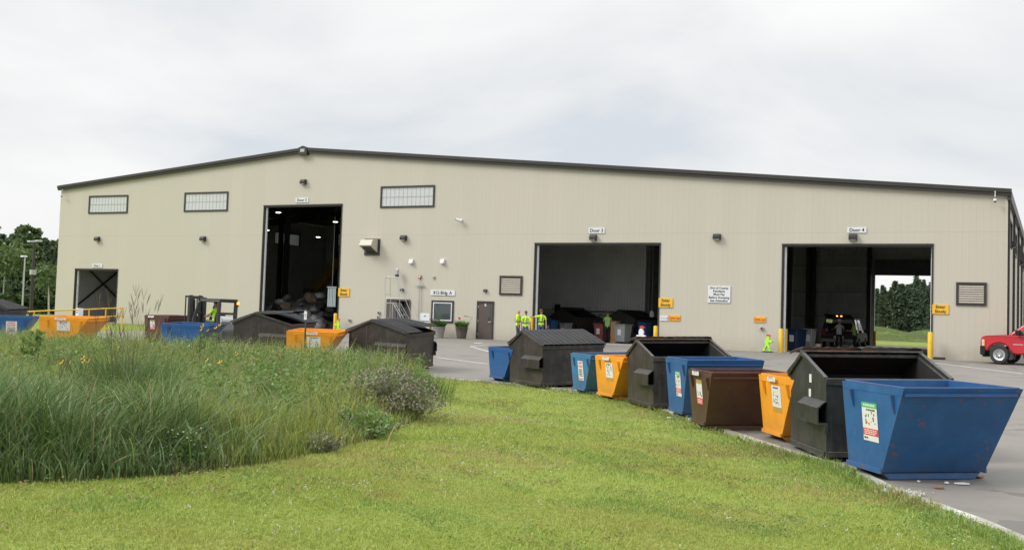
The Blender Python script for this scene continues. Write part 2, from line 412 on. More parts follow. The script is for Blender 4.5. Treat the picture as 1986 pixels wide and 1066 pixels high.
t = NT('galvanised_liner'); o = t.obj(); sx = t.node('ShaderNodeSeparateXYZ', i_0=o); fr = t.math('FRACT', t.math('DIVIDE', t.math('ADD', sx.outputs[0], sx.outputs[1]), .2))
rib = t.map(t.math('ABSOLUTE', t.math('SUBTRACT', fr, .5)), .3, .45)
c = t.mix(t.map(t.noise(o, .5, 4), .35, .65), (.58, .58, .595), (.70, .70, .71)); c = t.mix(t.map(rib, 0, 1, 0, .22), c, (.22, .22, .225)); t.bump(rib, .5, .03)
M['liner'] = t.done(c, .6)
M['liner_pale'] = mat('pale_liner_panel', (.66, .66, .67), .6, .08, .8)
M['roof'] = mat('dark_green_roof_metal', (.04, .05, .045), .45, .1)
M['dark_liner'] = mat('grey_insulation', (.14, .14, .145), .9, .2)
M['brown_door'] = mat('brown_door_paint', (.085, .065, .055), .5, .08)
t = NT('translucent_panel'); d_ = t.node('ShaderNodeBsdfTranslucent'); d_.inputs[0].default_value = (.75, .78, .79, 1); t.done(t.mix(t.noise(t.obj(), 2., 3), (.66, .68, .69), (.72, .74, .75)), .35)
mm_ = t.node('ShaderNodeMixShader'); mm_.inputs[0].default_value = .25; t.l.new(t.b.outputs[0], mm_.inputs[1]); t.l.new(d_.outputs[0], mm_.inputs[2]); t.l.new(mm_.outputs[0], t.n['Material Output'].inputs['Surface']); M['frost'] = t.m
def wall_mesh(x0, x1, top, holes, y_out, y_in):
    xs_ = sorted({x0, x1, XM if x0 < XM < x1 else x0, *[h[i] for h in holes for i in (0, 1)]}); mb = MB()
    for a, b in zip(xs_[:-1], xs_[1:]):
        mid = (a+b)/2; hs = sorted([h for h in holes if h[0] <= mid <= h[1]], key=lambda h: h[2]); z = 0; segs = []
        for h in hs:
            if h[2] > z+1e-4: segs.append((z, z, h[2], h[2]))
            z = h[3]
        segs.append((z, z, top(a), top(b)))
        for za, zb, ta, tb in segs:
            mb.quad((a, y_out, za), (b, y_out, zb), (b, y_out, tb), (a, y_out, ta))
            mb.quad((b, y_in, zb), (a, y_in, za), (a, y_in, ta), (b, y_in, tb))
    for h in holes:
        a, b, c_, d = h[:4]
        for q in ([(a, y_out, c_), (a, y_in, c_), (a, y_in, d), (a, y_out, d)], [(b, y_in, c_), (b, y_out, c_), (b, y_out, d), (b, y_in, d)],
                  [(a, y_out, d), (a, y_in, d), (b, y_in, d), (b, y_out, d)]): mb.quad(*q)
        if c_ > 0: mb.quad((a, y_in, c_), (a, y_out, c_), (b, y_out, c_), (b, y_in, c_))
    return mb
DOORS = [(-62.45, -58.34, 0, 3.71), (-45.72, -39.62, 0, 7.95), (-26.27, -18.88, 0, 5.51), (-12.36, -5.22, 0, 5.45)]
WINS = [(-61.46, -57.73, 7.66, 8.90), (-52.53, -48.78, 7.68, 8.94), (-36.79, -33.01, 7.70, 8.98)]
LOUV = [(-28.44, -27.03, 2.59, 3.65), (-4.16, -2.87, 2.60, 3.65)]
DA = (-36.06, -34.40, 0, 2.12); DB = (-29.86, -28.80, 0, 2.15); OW = (-32.90, -31.46, .90, 2.13)
wall_mesh(XL, XR, roofz, DOORS+WINS+LOUV+[DA, DB, OW], 0, .25).build('front_wall', M['panel'], bld, fix=False)
BACKD = (-12.38, -4.9, 0, 5.45)
BW = [(-62.9, -59.1, 7.6, 8.9), (-47.2, -43.4, 7.3, 8.55), (-38.5, -34.7, 7.3, 8.55)]
wall_mesh(XL, XR, roofz, [BACKD]+BW, DEEP, DEEP-.2).build('back_wall', M['liner'], bld, fix=False)
sw = MB(); SWN = [(2.0, 5.6), (9.4, 13.0), (17.2, 20.8), (24.6, 28.2)]
for xa, xb in ((XR, XR-.25),):
    ys_ = sorted({.25, DEEP-.2, *[v for w_ in SWN for v in w_]})
    for a, b in zip(ys_[:-1], ys_[1:]):
        for x_ in (xa, xb):
            if any(w_[0] <= (a+b)/2 <= w_[1] for w_ in SWN):
                sw.quad((x_, a, 0), (x_, b, 0), (x_, b, 5.6), (x_, a, 5.6)); sw.quad((x_, a, 6.95), (x_, b, 6.95), (x_, b, 7.84), (x_, a, 7.84))
            else: sw.quad((x_, a, 0), (x_, b, 0), (x_, b, 7.84), (x_, a, 7.84))
sw.build('side_wall', M['panel'], bld, fix=False)
mb = MB(); LW = (23.9, 27.7, 7.25, 8.45)
for y0, y1, z0, z1 in ((.25, LW[0], 0, 9.49), (LW[1], DEEP-.2, 0, 9.49), (LW[0], LW[1], 0, LW[2]), (LW[0], LW[1], LW[3], 9.49)): mb.box(XL+.06, XL+.25, y0, y1, z0, z1, 1); mb.box(XL, XL+.058, y0, y1, z0, z1, 0)
mb.build('side_wall', [M['panel'], M['liner_pale']], bld)
wf = MB(); wf.box(XL+.05, XL+.27, LW[0], LW[0]+.08, LW[2], LW[3]); wf.box(XL+.05, XL+.27, LW[1]-.08, LW[1], LW[2], LW[3]); wf.box(XL+.05, XL+.27, LW[0]+.08, LW[1]-.08, LW[2], LW[2]+.08); wf.box(XL+.05, XL+.27, LW[0]+.08, LW[1]-.08, LW[3]-.08, LW[3])
wfo = wf.build('window', M['dark_trim'], bld); MB().box(XL+.1, XL+.14, LW[0]+.08, LW[1]-.08, LW[2]+.08, LW[3]-.08).build('pane', M['frost'], wfo)
wf = MB(); [wf.box(XL+.15, XL+.18, LW[0]+k*.38-.012, LW[0]+k*.38+.012, LW[2]+.08, LW[3]-.08) for k in range(1, 10)]; wf.build('glazing_bars', M['galv'], wfo)
# roof of two slopes with thickness and dark fascia on the gable
mb = MB(); ov = .16
def roof_prism(x0, x1):
    z0, z1 = roofz(x0), roofz(x1)
    mb.loft([[(x0, y, z0+.02), (x1, y, z1+.02), (x1, y, z1+.20), (x0, y, z0+.20)] for y in (-ov, DEEP+ov)])
roof_prism(XL-.12, XM); roof_prism(XM, XR+.16)
mb.build('roof', M['roof'], bld)
mb = MB()
for x0, x1 in ((XL-.14, XM-.30), (XM+.30, XR+.18)):
    z0, z1 = roofz(x0), roofz(x1)
    mb.loft([[(x0, y, z0-.12), (x1, y, z1-.12), (x1, y, z1+.215), (x0, y, z0+.215)] for y in (-ov-.04, -.012)])
    mb.loft([[(x0, y, z0+.02), (x1, y, z1+.02), (x1, y, z1+.19), (x0, y, z0+.19)] for y in (-ov-.10, -ov-.043)])
mb.build('gable_fascia', M['dark_trim'], bld)
MB().prism([(XM-.33, 11.12), (XM+.33, 11.12), (XM+.33, 11.58), (XM, 11.70), (XM-.33, 11.58)], 'y', -ov-.14, -.014).build('ridge_cap', M['dark_trim'], bld)
MB().box(XM-.16, XM+.16, -ov-.155, -ov-.143, 11.3, 11.5).build('ridge_vent_plate', M['galv'], bld)
# eave gutter, downspouts along the right side
MB().box(XR+.003, XR+.17, -ov+.02, DEEP, 7.50, 7.84).build('gutter', M['dark_trim'], bld)
for y in (.07, 7.7, 15.3, 22.9, 30.4): MB().box(XR+.004, XR+.12, y, y+.13, .1, 7.5).build('downspout', M['dark_trim'], bld, bevel=.01)
MB().box(XR-.13, XR+.025, -.03, -.004, 0, 7.58).build('corner_trim', M['dark_liner'] if False else M['panel'], bld)
def window(x0, x1, z0, z1, y, cols, rows, face=-1, fm='dark_trim', pane='frost', fw=.085):
    f = MB(); ya, yb = (y-.05, y+.04) if face < 0 else (y-.04, y+.05)
    f.box(x0-.02, x0+fw, ya, yb, z0-.02, z1+.02); f.box(x1-fw, x1+.02, ya, yb, z0-.02, z1+.02)
    f.box(x0+fw, x1-fw, ya, yb, z1-fw, z1+.02); f.box(x0+fw, x1-fw, ya, yb, z0-.02, z0+fw)
    fo = f.build('window', M[fm], bld)
    MB().box(x0+fw, x1-fw, y+.0, y+.03, z0+fw, z1-fw).build('pane', M[pane], fo)
    g = MB()
    for k in range(1, cols): xx = x0+fw+(x1-x0-2*fw)*k/cols; g.box(xx-.012, xx+.012, y-.012, y-.002, z0+fw, z1-fw)
    for k in range(1, rows): zz = z0+fw+(z1-z0-2*fw)*k/rows; g.box(x0+fw, x1-fw, y-.018, y-.0125, zz-.015, zz+.015)
    if cols > 1: g.build('glazing_bars', M['galv'], fo)
    return fo
for w_ in WINS: window(*w_, -.0, 12, 2)
for w_ in BW: window(*w_, DEEP-.1, 12, 2, 1)
for a, b in SWN:
    f = MB(); f.box(XR-.2, XR+.05, a, a+.12, 5.6, 6.95); f.box(XR-.2, XR+.05, b-.12, b, 5.6, 6.95); f.box(XR-.2, XR+.05, a+.12, b-.12, 6.83, 6.95); f.box(XR-.2, XR+.05, a+.12, b-.12, 5.6, 5.72)
    fo = f.build('window', M['dark_trim'], bld); MB().box(XR-.1, XR-.05, a+.12, b-.12, 5.72, 6.83).build('pane', M['frost'], fo)
# big door trims
for a, b, z0, z1 in DOORS:
    f = MB(); f.box(a-.05, a+.005, -.035, -.004, 0, z1+.02); f.box(b-.005, b+.02, -.03, -.004, 0, z1+.02); f.box(a-.06, b+.03, -.05, -.036, z1-.03, z1+.045)
    f.box(a+.006, a+.06, .0, .27, 0, z1-.04); f.box(b-.06, b-.006, .0, .27, 0, z1-.04); f.box(a+.062, b-.062, .0, .27, z1-.1, z1-.034)
    f.build('door_trim', M['dark_trim'], bld)
    MB().box(a+.065, a+.16, .10, .20, 0, z1-.1).build('door_track', M['sign_white'], bld); MB().box(b-.12, b-.065, .29, .40, 0, z1-.1).build('door_track', M['sign_white'], bld)
    MB().lathe([(.18, a+.2), (.18, b-.2)], 12, (0, .62, z1+.35), 'x').build('rolled_curtain', M['dark_liner'], bld, smooth=True)
# louvers
for a, b, z0, z1 in LOUV:
    f = MB(); w_ = .1
    f.box(a-.02, a+w_, -.06, .1, z0-.02, z1+.02); f.box(b-w_, b+.02, -.06, .1, z0-.02, z1+.02); f.box(a+w_, b-w_, -.06, .1, z1-w_, z1+.02); f.box(a+w_, b-w_, -.06, .1, z0-.02, z0+w_)
    fo = f.build('louver', M['dark_trim'], bld); n = 8
    s_ = MB()
    for k in range(n):
        za = z0+w_+(z1-z0-2*w_)*k/n; h = (z1-z0-2*w_)/n
        s_.loft([[(x, .03, za+h*.72), (x, -.05, za+h*.02), (x, -.05, za+h*.64), (x, .02, za+h*.80)] for x in (a+w_, b-w_)])
    s_.build('slats', M['panel'], fo); MB().box(a+w_, b-w_, .07, .1, z0+w_, z1-w_).build('backing', M['black_metal'], fo)
# ventilation hood
f = MB(); f.box(-37.82, -36.72, -.06, -.004, 4.80, 5.80); fo = f.build('ventilation_hood', M['dark_trim'], bld)
h = MB(); pr = [(-.061, 5.76), (-.62, 5.70), (-.80, 5.36), (-.70, 5.30), (-.061, 4.98)]
h.loft([[(x, y, z) for y, z in pr] for x in (-37.72, -36.86)]); h.build('hood_shell', M['panel'], fo)
MB().loft([[(x, -.66, 5.29), (x, -.10, 4.975), (x, -.10, 4.96), (x, -.67, 5.275)] for x in (-37.62, -36.96)]).build('hood_screen', M['black_metal'], fo)
# small box vents
for px, py in ((799, 507), (859.5, 507)):
    x, _, z = at_y(px, py, 0); MB().prism([(-.004, z+.14), (-.10, z+.13), (-.2, z-.06), (-.2, z-.13), (-.004, z-.13)], 'x', x-.12, x+.12).build('vent_cover', M['sign_white'], bld, bevel=.01)
# personnel doors and office window
f = MB(); a, b, z0, z1 = DA; f.box(a-.02, a+.08, -.04, .1, 0, z1+.05); f.box(b-.08, b+.02, -.04, .1, 0, z1+.05); f.box(a+.08, b-.08, -.04, .1, z1-.06, z1+.05); f.build('door_frame', M['brown_door'], bld)
lf = MB(); lf.box(0, .86, -.045, 0, .02, 2.03); lo = lf.build('open_door_leaf', M['brown_door'], bld); lo.location = (a+.09, -.05, 0); lo.rotation_euler = (0, 0, R(-18))
MB().box(.12, .2, -.07, -.05, .95, 1.05).build('handle', M['galv'], lo)
MB().box(b-.62, b-.09, .3, .36, 0, 2.05).build('inner_door_leaf', M['brown_door'], bld)
a, b, z0, z1 = DB
f = MB(); f.box(a-.02, a+.07, -.05, .1, 0, z1+.04); f.box(b-.07, b+.02, -.05, .1, 0, z1+.04); f.box(a+.07, b-.07, -.05, .1, z1-.07, z1+.04); f.build('door_frame', M['dark_trim'], bld)
do = MB().box(a+.075, b-.075, -.02, .04, .02, z1-.075).build('door', M['brown_door'], bld)
MB().box(b-.36, b-.20, -.034, -.021, 1.12, 1.85).build('door_glass', M['glass'], do)
hd = MB(); hd.box(b-.17, b-.11, -.05, -.021, .96, 1.02); hd.box(b-.30, b-.11, -.085, -.051, .97, 1.01); hd.build('handle', M['galv'], do, bevel=.008)
hg = MB(); [hg.box(a+.072, a+.10, -.045, -.021, z, z+.12) for z in (.25, 1.0, 1.8)]; hg.build('hinge', M['galv'], do)
tx = text_mesh('B', .2, M['sign_white'], do, bold=.006); tx.location = ((a+b)/2, -.024, 1.96)
a, b, z0, z1 = OW
f = MB(); w_ = .09
def rect_frame(mb, x0, x1, za, zb, w, ya, yb): mb.box(x0, x0+w, ya, yb, za, zb); mb.box(x1-w, x1, ya, yb, za, zb); mb.box(x0+w, x1-w, ya, yb, zb-w, zb); mb.box(x0+w, x1-w, ya, yb, za, za+w)
rect_frame(f, a-.03, b+.03, z0-.03, z1+.03, .1, -.05, .02); fo = f.build('office_window', M['dark_trim'], bld)
f = MB(); rect_frame(f, a+.071, b-.071, z0+.071, z1-.071, .07, -.035, .03); f.build('sash', M['sign_white'], fo)
MB().box(a+.142, b-.142, .0, .02, z0+.142, z1-.142).build('pane', M['glass'], fo)
# ------------------------------------------------------------------ interior
PX = float(at_y(1250, 605, 10)[0]); AX = lambda px: float(at_y(px, 605, 9.7)[0])
t = NT('dirty_floor_slab'); o = t.obj(); c = t.mix(t.map(t.noise(o, .5, 6), .35, .65), (.32, .31, .29), (.44, .43, .41)); M['slab'] = t.done(c, .75)
MB().box(XL+.26, XR-.26, .002, DEEP+.02, -.2, .012).build('floor_slab', M['slab'], bld)
MB().box(-36.35, PX, 10.0, 10.2, 1.9, 9.4).build('partition_wall', M['liner'], bld)
MB().box(-36.35, PX, 9.9, 10.25, 0.012, 1.70).build('concrete_push_wall', mat('stained_push_wall', (.36, .35, .33), .9, .25, 1.2), bld)
MB().box(-36.35, PX, 9.75, 10.22, 1.702, 1.78).build('ledge_cap', M['sign_white'], bld)
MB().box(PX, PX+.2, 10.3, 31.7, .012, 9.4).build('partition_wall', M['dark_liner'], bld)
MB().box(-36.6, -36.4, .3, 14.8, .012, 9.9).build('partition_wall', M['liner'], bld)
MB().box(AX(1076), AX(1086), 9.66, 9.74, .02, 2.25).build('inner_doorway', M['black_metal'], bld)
# office behind the personnel doors
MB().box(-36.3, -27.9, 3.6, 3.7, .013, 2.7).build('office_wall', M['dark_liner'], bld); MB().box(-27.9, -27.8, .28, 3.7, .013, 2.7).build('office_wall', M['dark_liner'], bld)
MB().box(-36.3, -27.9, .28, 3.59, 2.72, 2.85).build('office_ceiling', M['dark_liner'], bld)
# bay behind door 1
def bar(mb, a, b, w=.1, d=.1):
    a, b = Vector(a), Vector(b); mb.tube([a, b], w*.7, 4)
mb = MB(); bar(mb, (-63.98, .5, .3), (-63.98, 7.4, 5.2), .1); bar(mb, (-63.9, .5, 5.2), (-63.9, 7.4, .3), .1); mb.build('cross_bracing', M['black_metal'], bld)
MB().box(-64.05, -63.75, 7.45, 7.8, .013, 8.8).build('column', M['black_metal'], bld)
# columns, girts, rafters
for x in (-56.5, -49.8, -42.65, -36.9, -16.9, -12.72, -2.45):
    for y in (7.6, 15.3, 22.9, 31.2):
        if x == -36.9 and y < 15: continue
        if x == -36.9 and y > 31: continue
        if x == -12.72 and y < 31: continue
        zt = roofz(x)-.4
        c_ = MB(); c_.box(x-.14, x+.14, y-.02, y+.02, .013, zt); c_.box(x-.15, x-.12, y-.15, y+.15, .013, zt); c_.box(x+.12, x+.15, y-.15, y+.15, .013, zt)
        c_.build('column', M['black_metal'], bld)
for z in (2.1, 4.0, 6.05):
    MB().box(-50, -12.9, DEEP-.42, DEEP-.21, z, z+.08).build('girt', M['galv'], bld)
for x in (-17.33,):
    c_ = MB(); c_.box(x-.16, x+.16, DEEP-.75, DEEP-.45, .013, 7.5); c_.build('column', M['black_metal'], bld)
for y in (7.6, 15.3, 22.9):
    mb = MB()
    for x0, x1 in ((XL+.4, XM), (XM, XR-.4)):
        mb.loft([[(x0, yy, roofz(x0)-.75), (x1, yy, roofz(x1)-.75), (x1, yy, roofz(x1)-.15), (x0, yy, roofz(x0)-.15)] for yy in (y-.1, y+.1)])
    mb.build('rafter', M['black_metal'], bld)
# sectional door rolled above the far opening
MB().box(-12.38, -4.9, DEEP-.36, DEEP-.215, 5.4, 6.6).build('sectional_door_header', M['dark_liner'], bld)
# ------------------------------------------------------------------ lamps, signs and fittings on the wall
def wall_light(px, py, label, s=1., side=False, pos=None):
    x, _, z = at_y(px, py, 0) if pos is None else pos
    r = thing('wall_light', label, 'wall light', (x, 0, z) if pos is None else pos, R(90) if side else 0, 'wall lights')
    hx = .19*s
    MB().prism([(-.005, .16*s), (-.16*s, .16*s), (-.26*s, .06*s), (-.26*s, -.10*s), (-.10*s, -.17*s), (-.005, -.17*s)], 'x', -hx, hx).build('housing', M['black_metal'], r, bevel=.015)
    MB().loft([[(x_, -.235*s, -.118*s), (x_, -.12*s, -.170*s), (x_, -.12*s, -.178*s), (x_, -.237*s, -.126*s)] for x_ in (-hx*.8, hx*.8)]).build('lens', M['frost'], r)
for px, py, l in [(190.7, 463.6, 'black box light on the wall above door 1'), (395.6, 463.2, 'black box light on plain wall below the second long window'),
                  (784.3, 461.6, 'black box light on plain wall right of the ventilation hood'), (1151.9, 461, 'black box light directly under the door 3 sign'),
                  (1391.4, 459.6, 'black box light on plain wall between doors 3 and 4'), (1654.9, 460.3, 'black box light directly under the door 4 sign'),
                  (590.3, 353.2, 'black box light under the roof ridge above door 2')]: wall_light(px, py, l)
wall_light(780.5, 562, 'small black light above the open brown door beside the rolling ladder', .55); wall_light(942, 563.5, 'small black light above brown door B', .55)
wall_light(0, 0, 'black box light on the side wall round the corner, nearest to the front', 1, True, (XR+.01, 4.0, 5.75))
wall_light(0, 0, 'black box light on the side wall round the corner, farther back', 1, True, (XR+.01, 19.2, 5.75))
def sign(px0, py0, px1, py1, label, lines, bm='sign_white', tm='sign_black', frac=.62, y=-.03, bold=.004, sx=1., rot=0, small=None):
    a = at_y(px0, py0, 0); b = at_y(px1, py1, 0); cx, cz = (a[0]+b[0])/2, (a[2]+b[2])/2; w, h = abs(b[0]-a[0]), abs(a[2]-b[2])
    r = thing('wall_sign', label, 'sign', (cx, y, cz))
    MB().box(-w/2, w/2, -.012, .02, -h/2, h/2).build('board', M[bm], r, bevel=.004)
    n = len(lines)
    for i, s in enumerate(lines):
        hh = h/n*frac/.72 if n == 1 else h/(n+.35)*frac/.62
        tm_ = text_mesh(s, hh, M[tm], r, bold=bold, sx=1)
        wd_ = max(v.co.x for v in tm_.data.vertices)*2; f = min(sx, w*.93/wd_)
        tm_.scale = (f, 1, 1); tm_.location = (0, -.016, h/2-h*(i+.5)/n*.94-h*.03)
    return r
sign(180, 511.5, 198.5, 518.5, 'small white Door sign above the leftmost low doorway with the handrail', ['Door 1'])
sign(574, 384, 598.5, 392.5, 'small white Door sign above the tallest doorway under the ridge', ['Door 2'])
sign(1142, 442, 1173, 452.5, 'small white Door sign above the doorway where three workers stand', ['Door 3'])
sign(1643.5, 441, 1680.5, 451.5, 'small white Door sign above the doorway with a parked car inside', ['Door 4'])
sign(836, 562, 882.5, 573.3, 'white sign reading 812-Bldg. A above the office window', ['812-Bldg. A'])
sign(1373.5, 554, 1416.5, 587.5, 'large white sign with five lines of text about out of county residents', ['Out of County', 'Residents', 'Must Pay', 'Before Dumping', 'See Attendant'], bold=.002)
EL = 'Express Lane'
sign(656.8, 558.3, 678, 575, 'yellow Enter Slowly sign beside the tallest doorway with the trash heap', ['Enter', 'Slowly'], 'sign_yellow')
sign(1278, 577.5, 1304.8, 596.3, 'yellow Enter Slowly sign above the white notice with three squares', ['Enter', 'Slowly'], 'sign_yellow')
sign(1808.3, 589.7, 1840, 609.3, 'yellow Enter Slowly sign left of the right hand louver', ['Enter', 'Slowly'], 'sign_yellow')
sign(1297.5, 610.3, 1319.5, 622, 'yellow Express Lane sign in red letters beside a white notice', [EL], 'sign_yellow', 'sign_red', .7)
sign(1462.3, 613.2, 1485, 625, 'yellow Express Lane sign in red letters left of door 4', [EL], 'sign_yellow', 'sign_red', .7)
nt = sign(1280.5, 612, 1295, 622, 'white notice with three pale squares next to the Express Lane sign', [])
m_ = MB()
for k in range(3): m_.box(-.15+k*.13, -.07+k*.13, -.018, -.013, -.05, .07)
m_.build('squares', mat('pale_grey_print', (.42, .45, .5), .5), nt)
# cameras
def camera_body(px, py, label, s=1.):
    x, _, z = at_y(px, py, 0); r = thing('security_camera', label, 'camera', (x, 0, z))
    MB().lathe([(.09*s, -.05), (.09*s, -.004)], 12, (0, 0, 0), 'y').build('mount', M['sign_white'], r)
    MB().tube([(0, -.04, 0), (0, -.16*s, -.02*s), (0, -.2*s, 0)], .03*s, 8).build('arm', M['sign_white'], r)
    b = MB().tube([(.14*s, -.2*s, -.05*s), (-.22*s, -.32*s, .05*s)], [.085*s, .085*s], 10).build('housing', M['sign_white'], r, bevel=.012)
    MB().tube([(-.222*s, -.321*s, .0505*s), (-.245*s, -.328*s, .056*s)], .065*s, 10).build('lens', M['black_metal'], r)
camera_body(895, 427.5, 'white bullet camera on the plain wall left of door 3', .95)
def corner_cam(px, py, label):
    x, _, z = at_y(px, py, 0); r = thing('security_camera', label, 'camera', (x, 0, z))
    MB().tube([(0, -.005, .42), (0, -.28, .45), (0, -.3, .2)], .025, 8).build('arm', M['sign_white'], r)
    MB().lathe([(.02, .12), (.08, .09), (.09, .02), (.09, 0)], 14, (0, -.3, 0)).build('housing', M['sign_white'], r, smooth=True)
    MB().lathe([(.075, 0), (.06, -.05), (.02, -.075)], 14, (0, -.3, -.002)).build('dome', M['glass'], r, smooth=True)
corner_cam(126, 381, 'small dome camera under the roof at the far left corner'); corner_cam(1930.5, 391, 'small dome camera under the roof at the right corner')
# standpipe
x, _, zt = at_y(815.5, 546, 0); pz = thing('standpipe', 'thin grey vertical pipe with cross brackets under a small red box', 'pipe', (x, 0, 0))
MB().tube([(0, -.1, .3), (0, -.1, zt-.1), (.06, -.1, zt+.08)], .025, 8).build('pipe', M['galv'], pz)
for z in (.95, zt-.22): MB().box(-.28, .3, -.14, -.06, z-.025, z+.025).build('bracket', M['galv'], pz)
x, _, z = at_y(815, 537, 0); al = thing('alarm_box', 'small faded red alarm box on the wall above the thin pipe', 'alarm box', (x, 0, z))
MB().box(-.1, .1, -.09, -.004, -.1, .1).build('box', mat('faded_red', (.38, .16, .12), .5), al, bevel=.012); MB().lathe([(.05, -.12), (.06, -.092)], 10, (0, 0, 0), 'y').build('horn', M['sign_white'], al)
x, _, z = at_y(842, 537, 0); al = thing('wall_bell', 'small round beige bell on the wall right of the red box', 'bell', (x, 0, z)); MB().lathe([(.03, -.1), (.085, -.07), (.09, -.004)], 14, (0, 0, 0), 'y').build('gong', M['panel'], al, smooth=True)
MB().box(-.03, .03, -.06, -.01, -.14, -.09).build('striker_box', M['galv'], al)
for px, py, l in [(735.5, 606, 'small dark utility outlet on the wall left of the open brown door'), (734.5, 615, 'round dark hydrant cap low on the wall left of the open door'), (679, 620.5, 'small grey socket box low on the wall right of door 2'),
                  (1478, 636.5, 'small grey round fitting on the wall below the Express Lane sign')]:
    x, _, z = at_y(px, py, 0); r = thing('wall_outlet', l, 'wall outlet', (x, 0, z)); MB().lathe([(.09, -.1), (.11, -.06), (.11, -.004)], 12, (0, 0, 0), 'y').build('plate', M['galv'], r); MB().lathe([(.05, -.13), (.05, -.101)], 10, (0, 0, 0), 'y').build('cap', M['black_metal'], r)
# ------------------------------------------------------------------ bins
def seat(x, y, ro):
    e = .6; gx = (tz(x+e, y)-tz(x-e, y))/(2*e); gy = (tz(x, y+e)-tz(x, y-e))/(2*e)
    n = Vector((-gx, -gy, 1)).normalized(); ex = Vector((math.cos(ro), math.sin(ro), 0)); ex = (ex-n*ex.dot(n)).normalized(); ey = n.cross(ex)
    m = Matrix((ex, ey, n)).transposed(); return (x, y, tz(x, y)+.006), m.to_euler()
M['bin_blue'] = mat('blue_bin_paint', (.018, .10, .27), .5, .16, 2.2, rust=.26, rustcol=(.20, .08, .028), streak=.3, streakcol=(.03, .14, .32), chips=.35, chipcol=(.10, .2, .33), edge=.8, smudge=.3, dent=.5, dust=.35)
M['bin_blue_clean'] = mat('newer_blue_bin_paint', (.02, .10, .275), .45, .1, 2.2, rust=.08, streak=.15, streakcol=(.03, .14, .36), edge=.4, smudge=.2, dent=.5, dust=.35)
M['bin_blue_worn'] = mat('worn_blue_bin_paint', (.035, .16, .33), .55, .2, 2.5, rust=.32, streak=.4, streakcol=(.12, .22, .32), chips=.8, chipcol=(.22, .3, .38), edge=1., smudge=.4, dent=.5, dust=.35)
M['bin_yellow'] = mat('yellow_bin_paint', (.78, .32, .02), .5, .08, 2., rust=.10, streak=.3, streakcol=(.55, .22, .02), edge=.3, edgecol=(.3, .14, .03), smudge=.12, dent=.5, dust=.35)
M['bin_brown'] = mat('brown_bin_paint', (.074, .034, .020), .5, .2, 2., rust=.25, rustcol=(.10, .045, .03), streak=.4, streakcol=(.10, .065, .035), edge=.6, smudge=.35, dent=.5, dust=.35)
M['bin_maroon'] = mat('faded_maroon_bin_paint', (.085, .035, .027), .5, .2, 2., rust=.3, rustcol=(.12, .05, .03), streak=.3, streakcol=(.13, .07, .05), edge=.6, smudge=.3, dent=.5, dust=.35)
M['bin_black'] = mat('black_bin_paint', (.019, .02, .0195), .46, .3, 2., rust=.35, rustcol=(.06, .04, .03), streak=.75, streakcol=(.068, .07, .067), chips=.4, chipcol=(.11, .11, .105), edge=.7, edgecol=(.13, .115, .10), smudge=.45, dent=.5, dust=.35)
M['bin_darkbrown'] = mat('dark_brown_bin_paint', (.027, .022, .019), .48, .3, 2., rust=.35, rustcol=(.07, .04, .025), streak=.7, streakcol=(.085, .073, .062), chips=.4, chipcol=(.12, .105, .09), edge=.7, edgecol=(.13, .10, .08), smudge=.45, dent=.5, dust=.35)
M['bin_rust'] = mat('rusty_inside', (.12, .06, .045), .8, .35, 3, rust=.5, rustcol=(.05, .03, .022))
M['bin_inside'] = mat('near_black_inside', (.012, .012, .0115), .8, .35, 3)  # inner faces nearly black, darker than the outer paint
M['paper'] = mat('sticker_paper', (.68, .68, .66), .4, .03)
M['print_dark'] = mat('printed_black', (.05, .05, .05), .5); M['print_orange'] = mat('printed_orange', (.6, .3, .05), .5)
M['print_red'] = mat('printed_red', (.6, .06, .05), .5, .05); M['print_green'] = mat('printed_green', (.07, .45, .12), .5, .05)
LMATS = ['paper', 'print_green', 'print_red', 'print_dark', 'print_orange', 'tan']
def sticker(parent, O, U, V, N, w, h, kind, seed=0):
    """flat printed sticker: O lower-left corner, U along, V up, N out"""
    rr = random.Random(seed); O, U, V, N = Vector(O), Vector(U).normalized(), Vector(V).normalized(), Vector(N).normalized(); mb = MB()
    def rect(u0, v0, u1, v1, m, lift):
        p = [O+U*u*w+V*v*h+N*lift for u, v in ((u0, v0), (u1, v0), (u1, v1), (u0, v1))]; q = [x-N*.003 for x in p]
        mb.loft([[tuple(x) for x in q], [tuple(x) for x in p]], m)
    rect(0, 0, 1, 1, 0, .006)
    def lines(v0, v1, n, m, u0=.1, u1=.9):
        for k in range(n):
            vv = v1-(v1-v0)*(k+.5)/n; hh = (v1-v0)/n*.26; a = u0
            while a < u1-.06:
                b = min(u1, a+rr.uniform(.06, .2)); rect(a, vv-hh, b, vv+hh, m, .0095); a = b+.035
    def blots(v0, v1, n, ms):
        for k in range(n):
            u, v, s = rr.uniform(.12, .82), rr.uniform(v0, v1), rr.uniform(.03, .06); rect(u, v, u+s*1.1, v+s*rr.uniform(.8, 2.), rr.choice(ms), .0095)
    if kind == 'green':
        rect(0, .87, 1, 1, 1, .0085); lines(.89, .98, 1, 0, .12, .88); rect(0, .15, 1, .33, 2, .0085); lines(.17, .31, 3, 0); blots(.38, .74, 16, [3, 4, 4, 3, 1]); lines(.78, .85, 1, 3, .3, .9); lines(.04, .12, 1, 3, .06, .3)
    elif kind == 'red':
        lines(.84, .97, 1, 2, .15, .85); lines(.66, .8, 2, 2); lines(.2, .6, 5, 3, .15, .8); lines(.02, .13, 1, 2)
    elif kind == 'brown':
        rect(0, .88, 1, 1, 5, .0085); rect(0, 0, 1, .26, 2, .0085); lines(.04, .22, 3, 0); blots(.3, .5, 9, [3]); lines(.84, .87, 1, 3)
    else:
        blots(.12, .8, 18, [3, 3, 3, 2]); lines(.84, .96, 1, 3, .2, .8)
    return mb.build('sticker', [M[k] for k in LMATS], parent, fix=True)
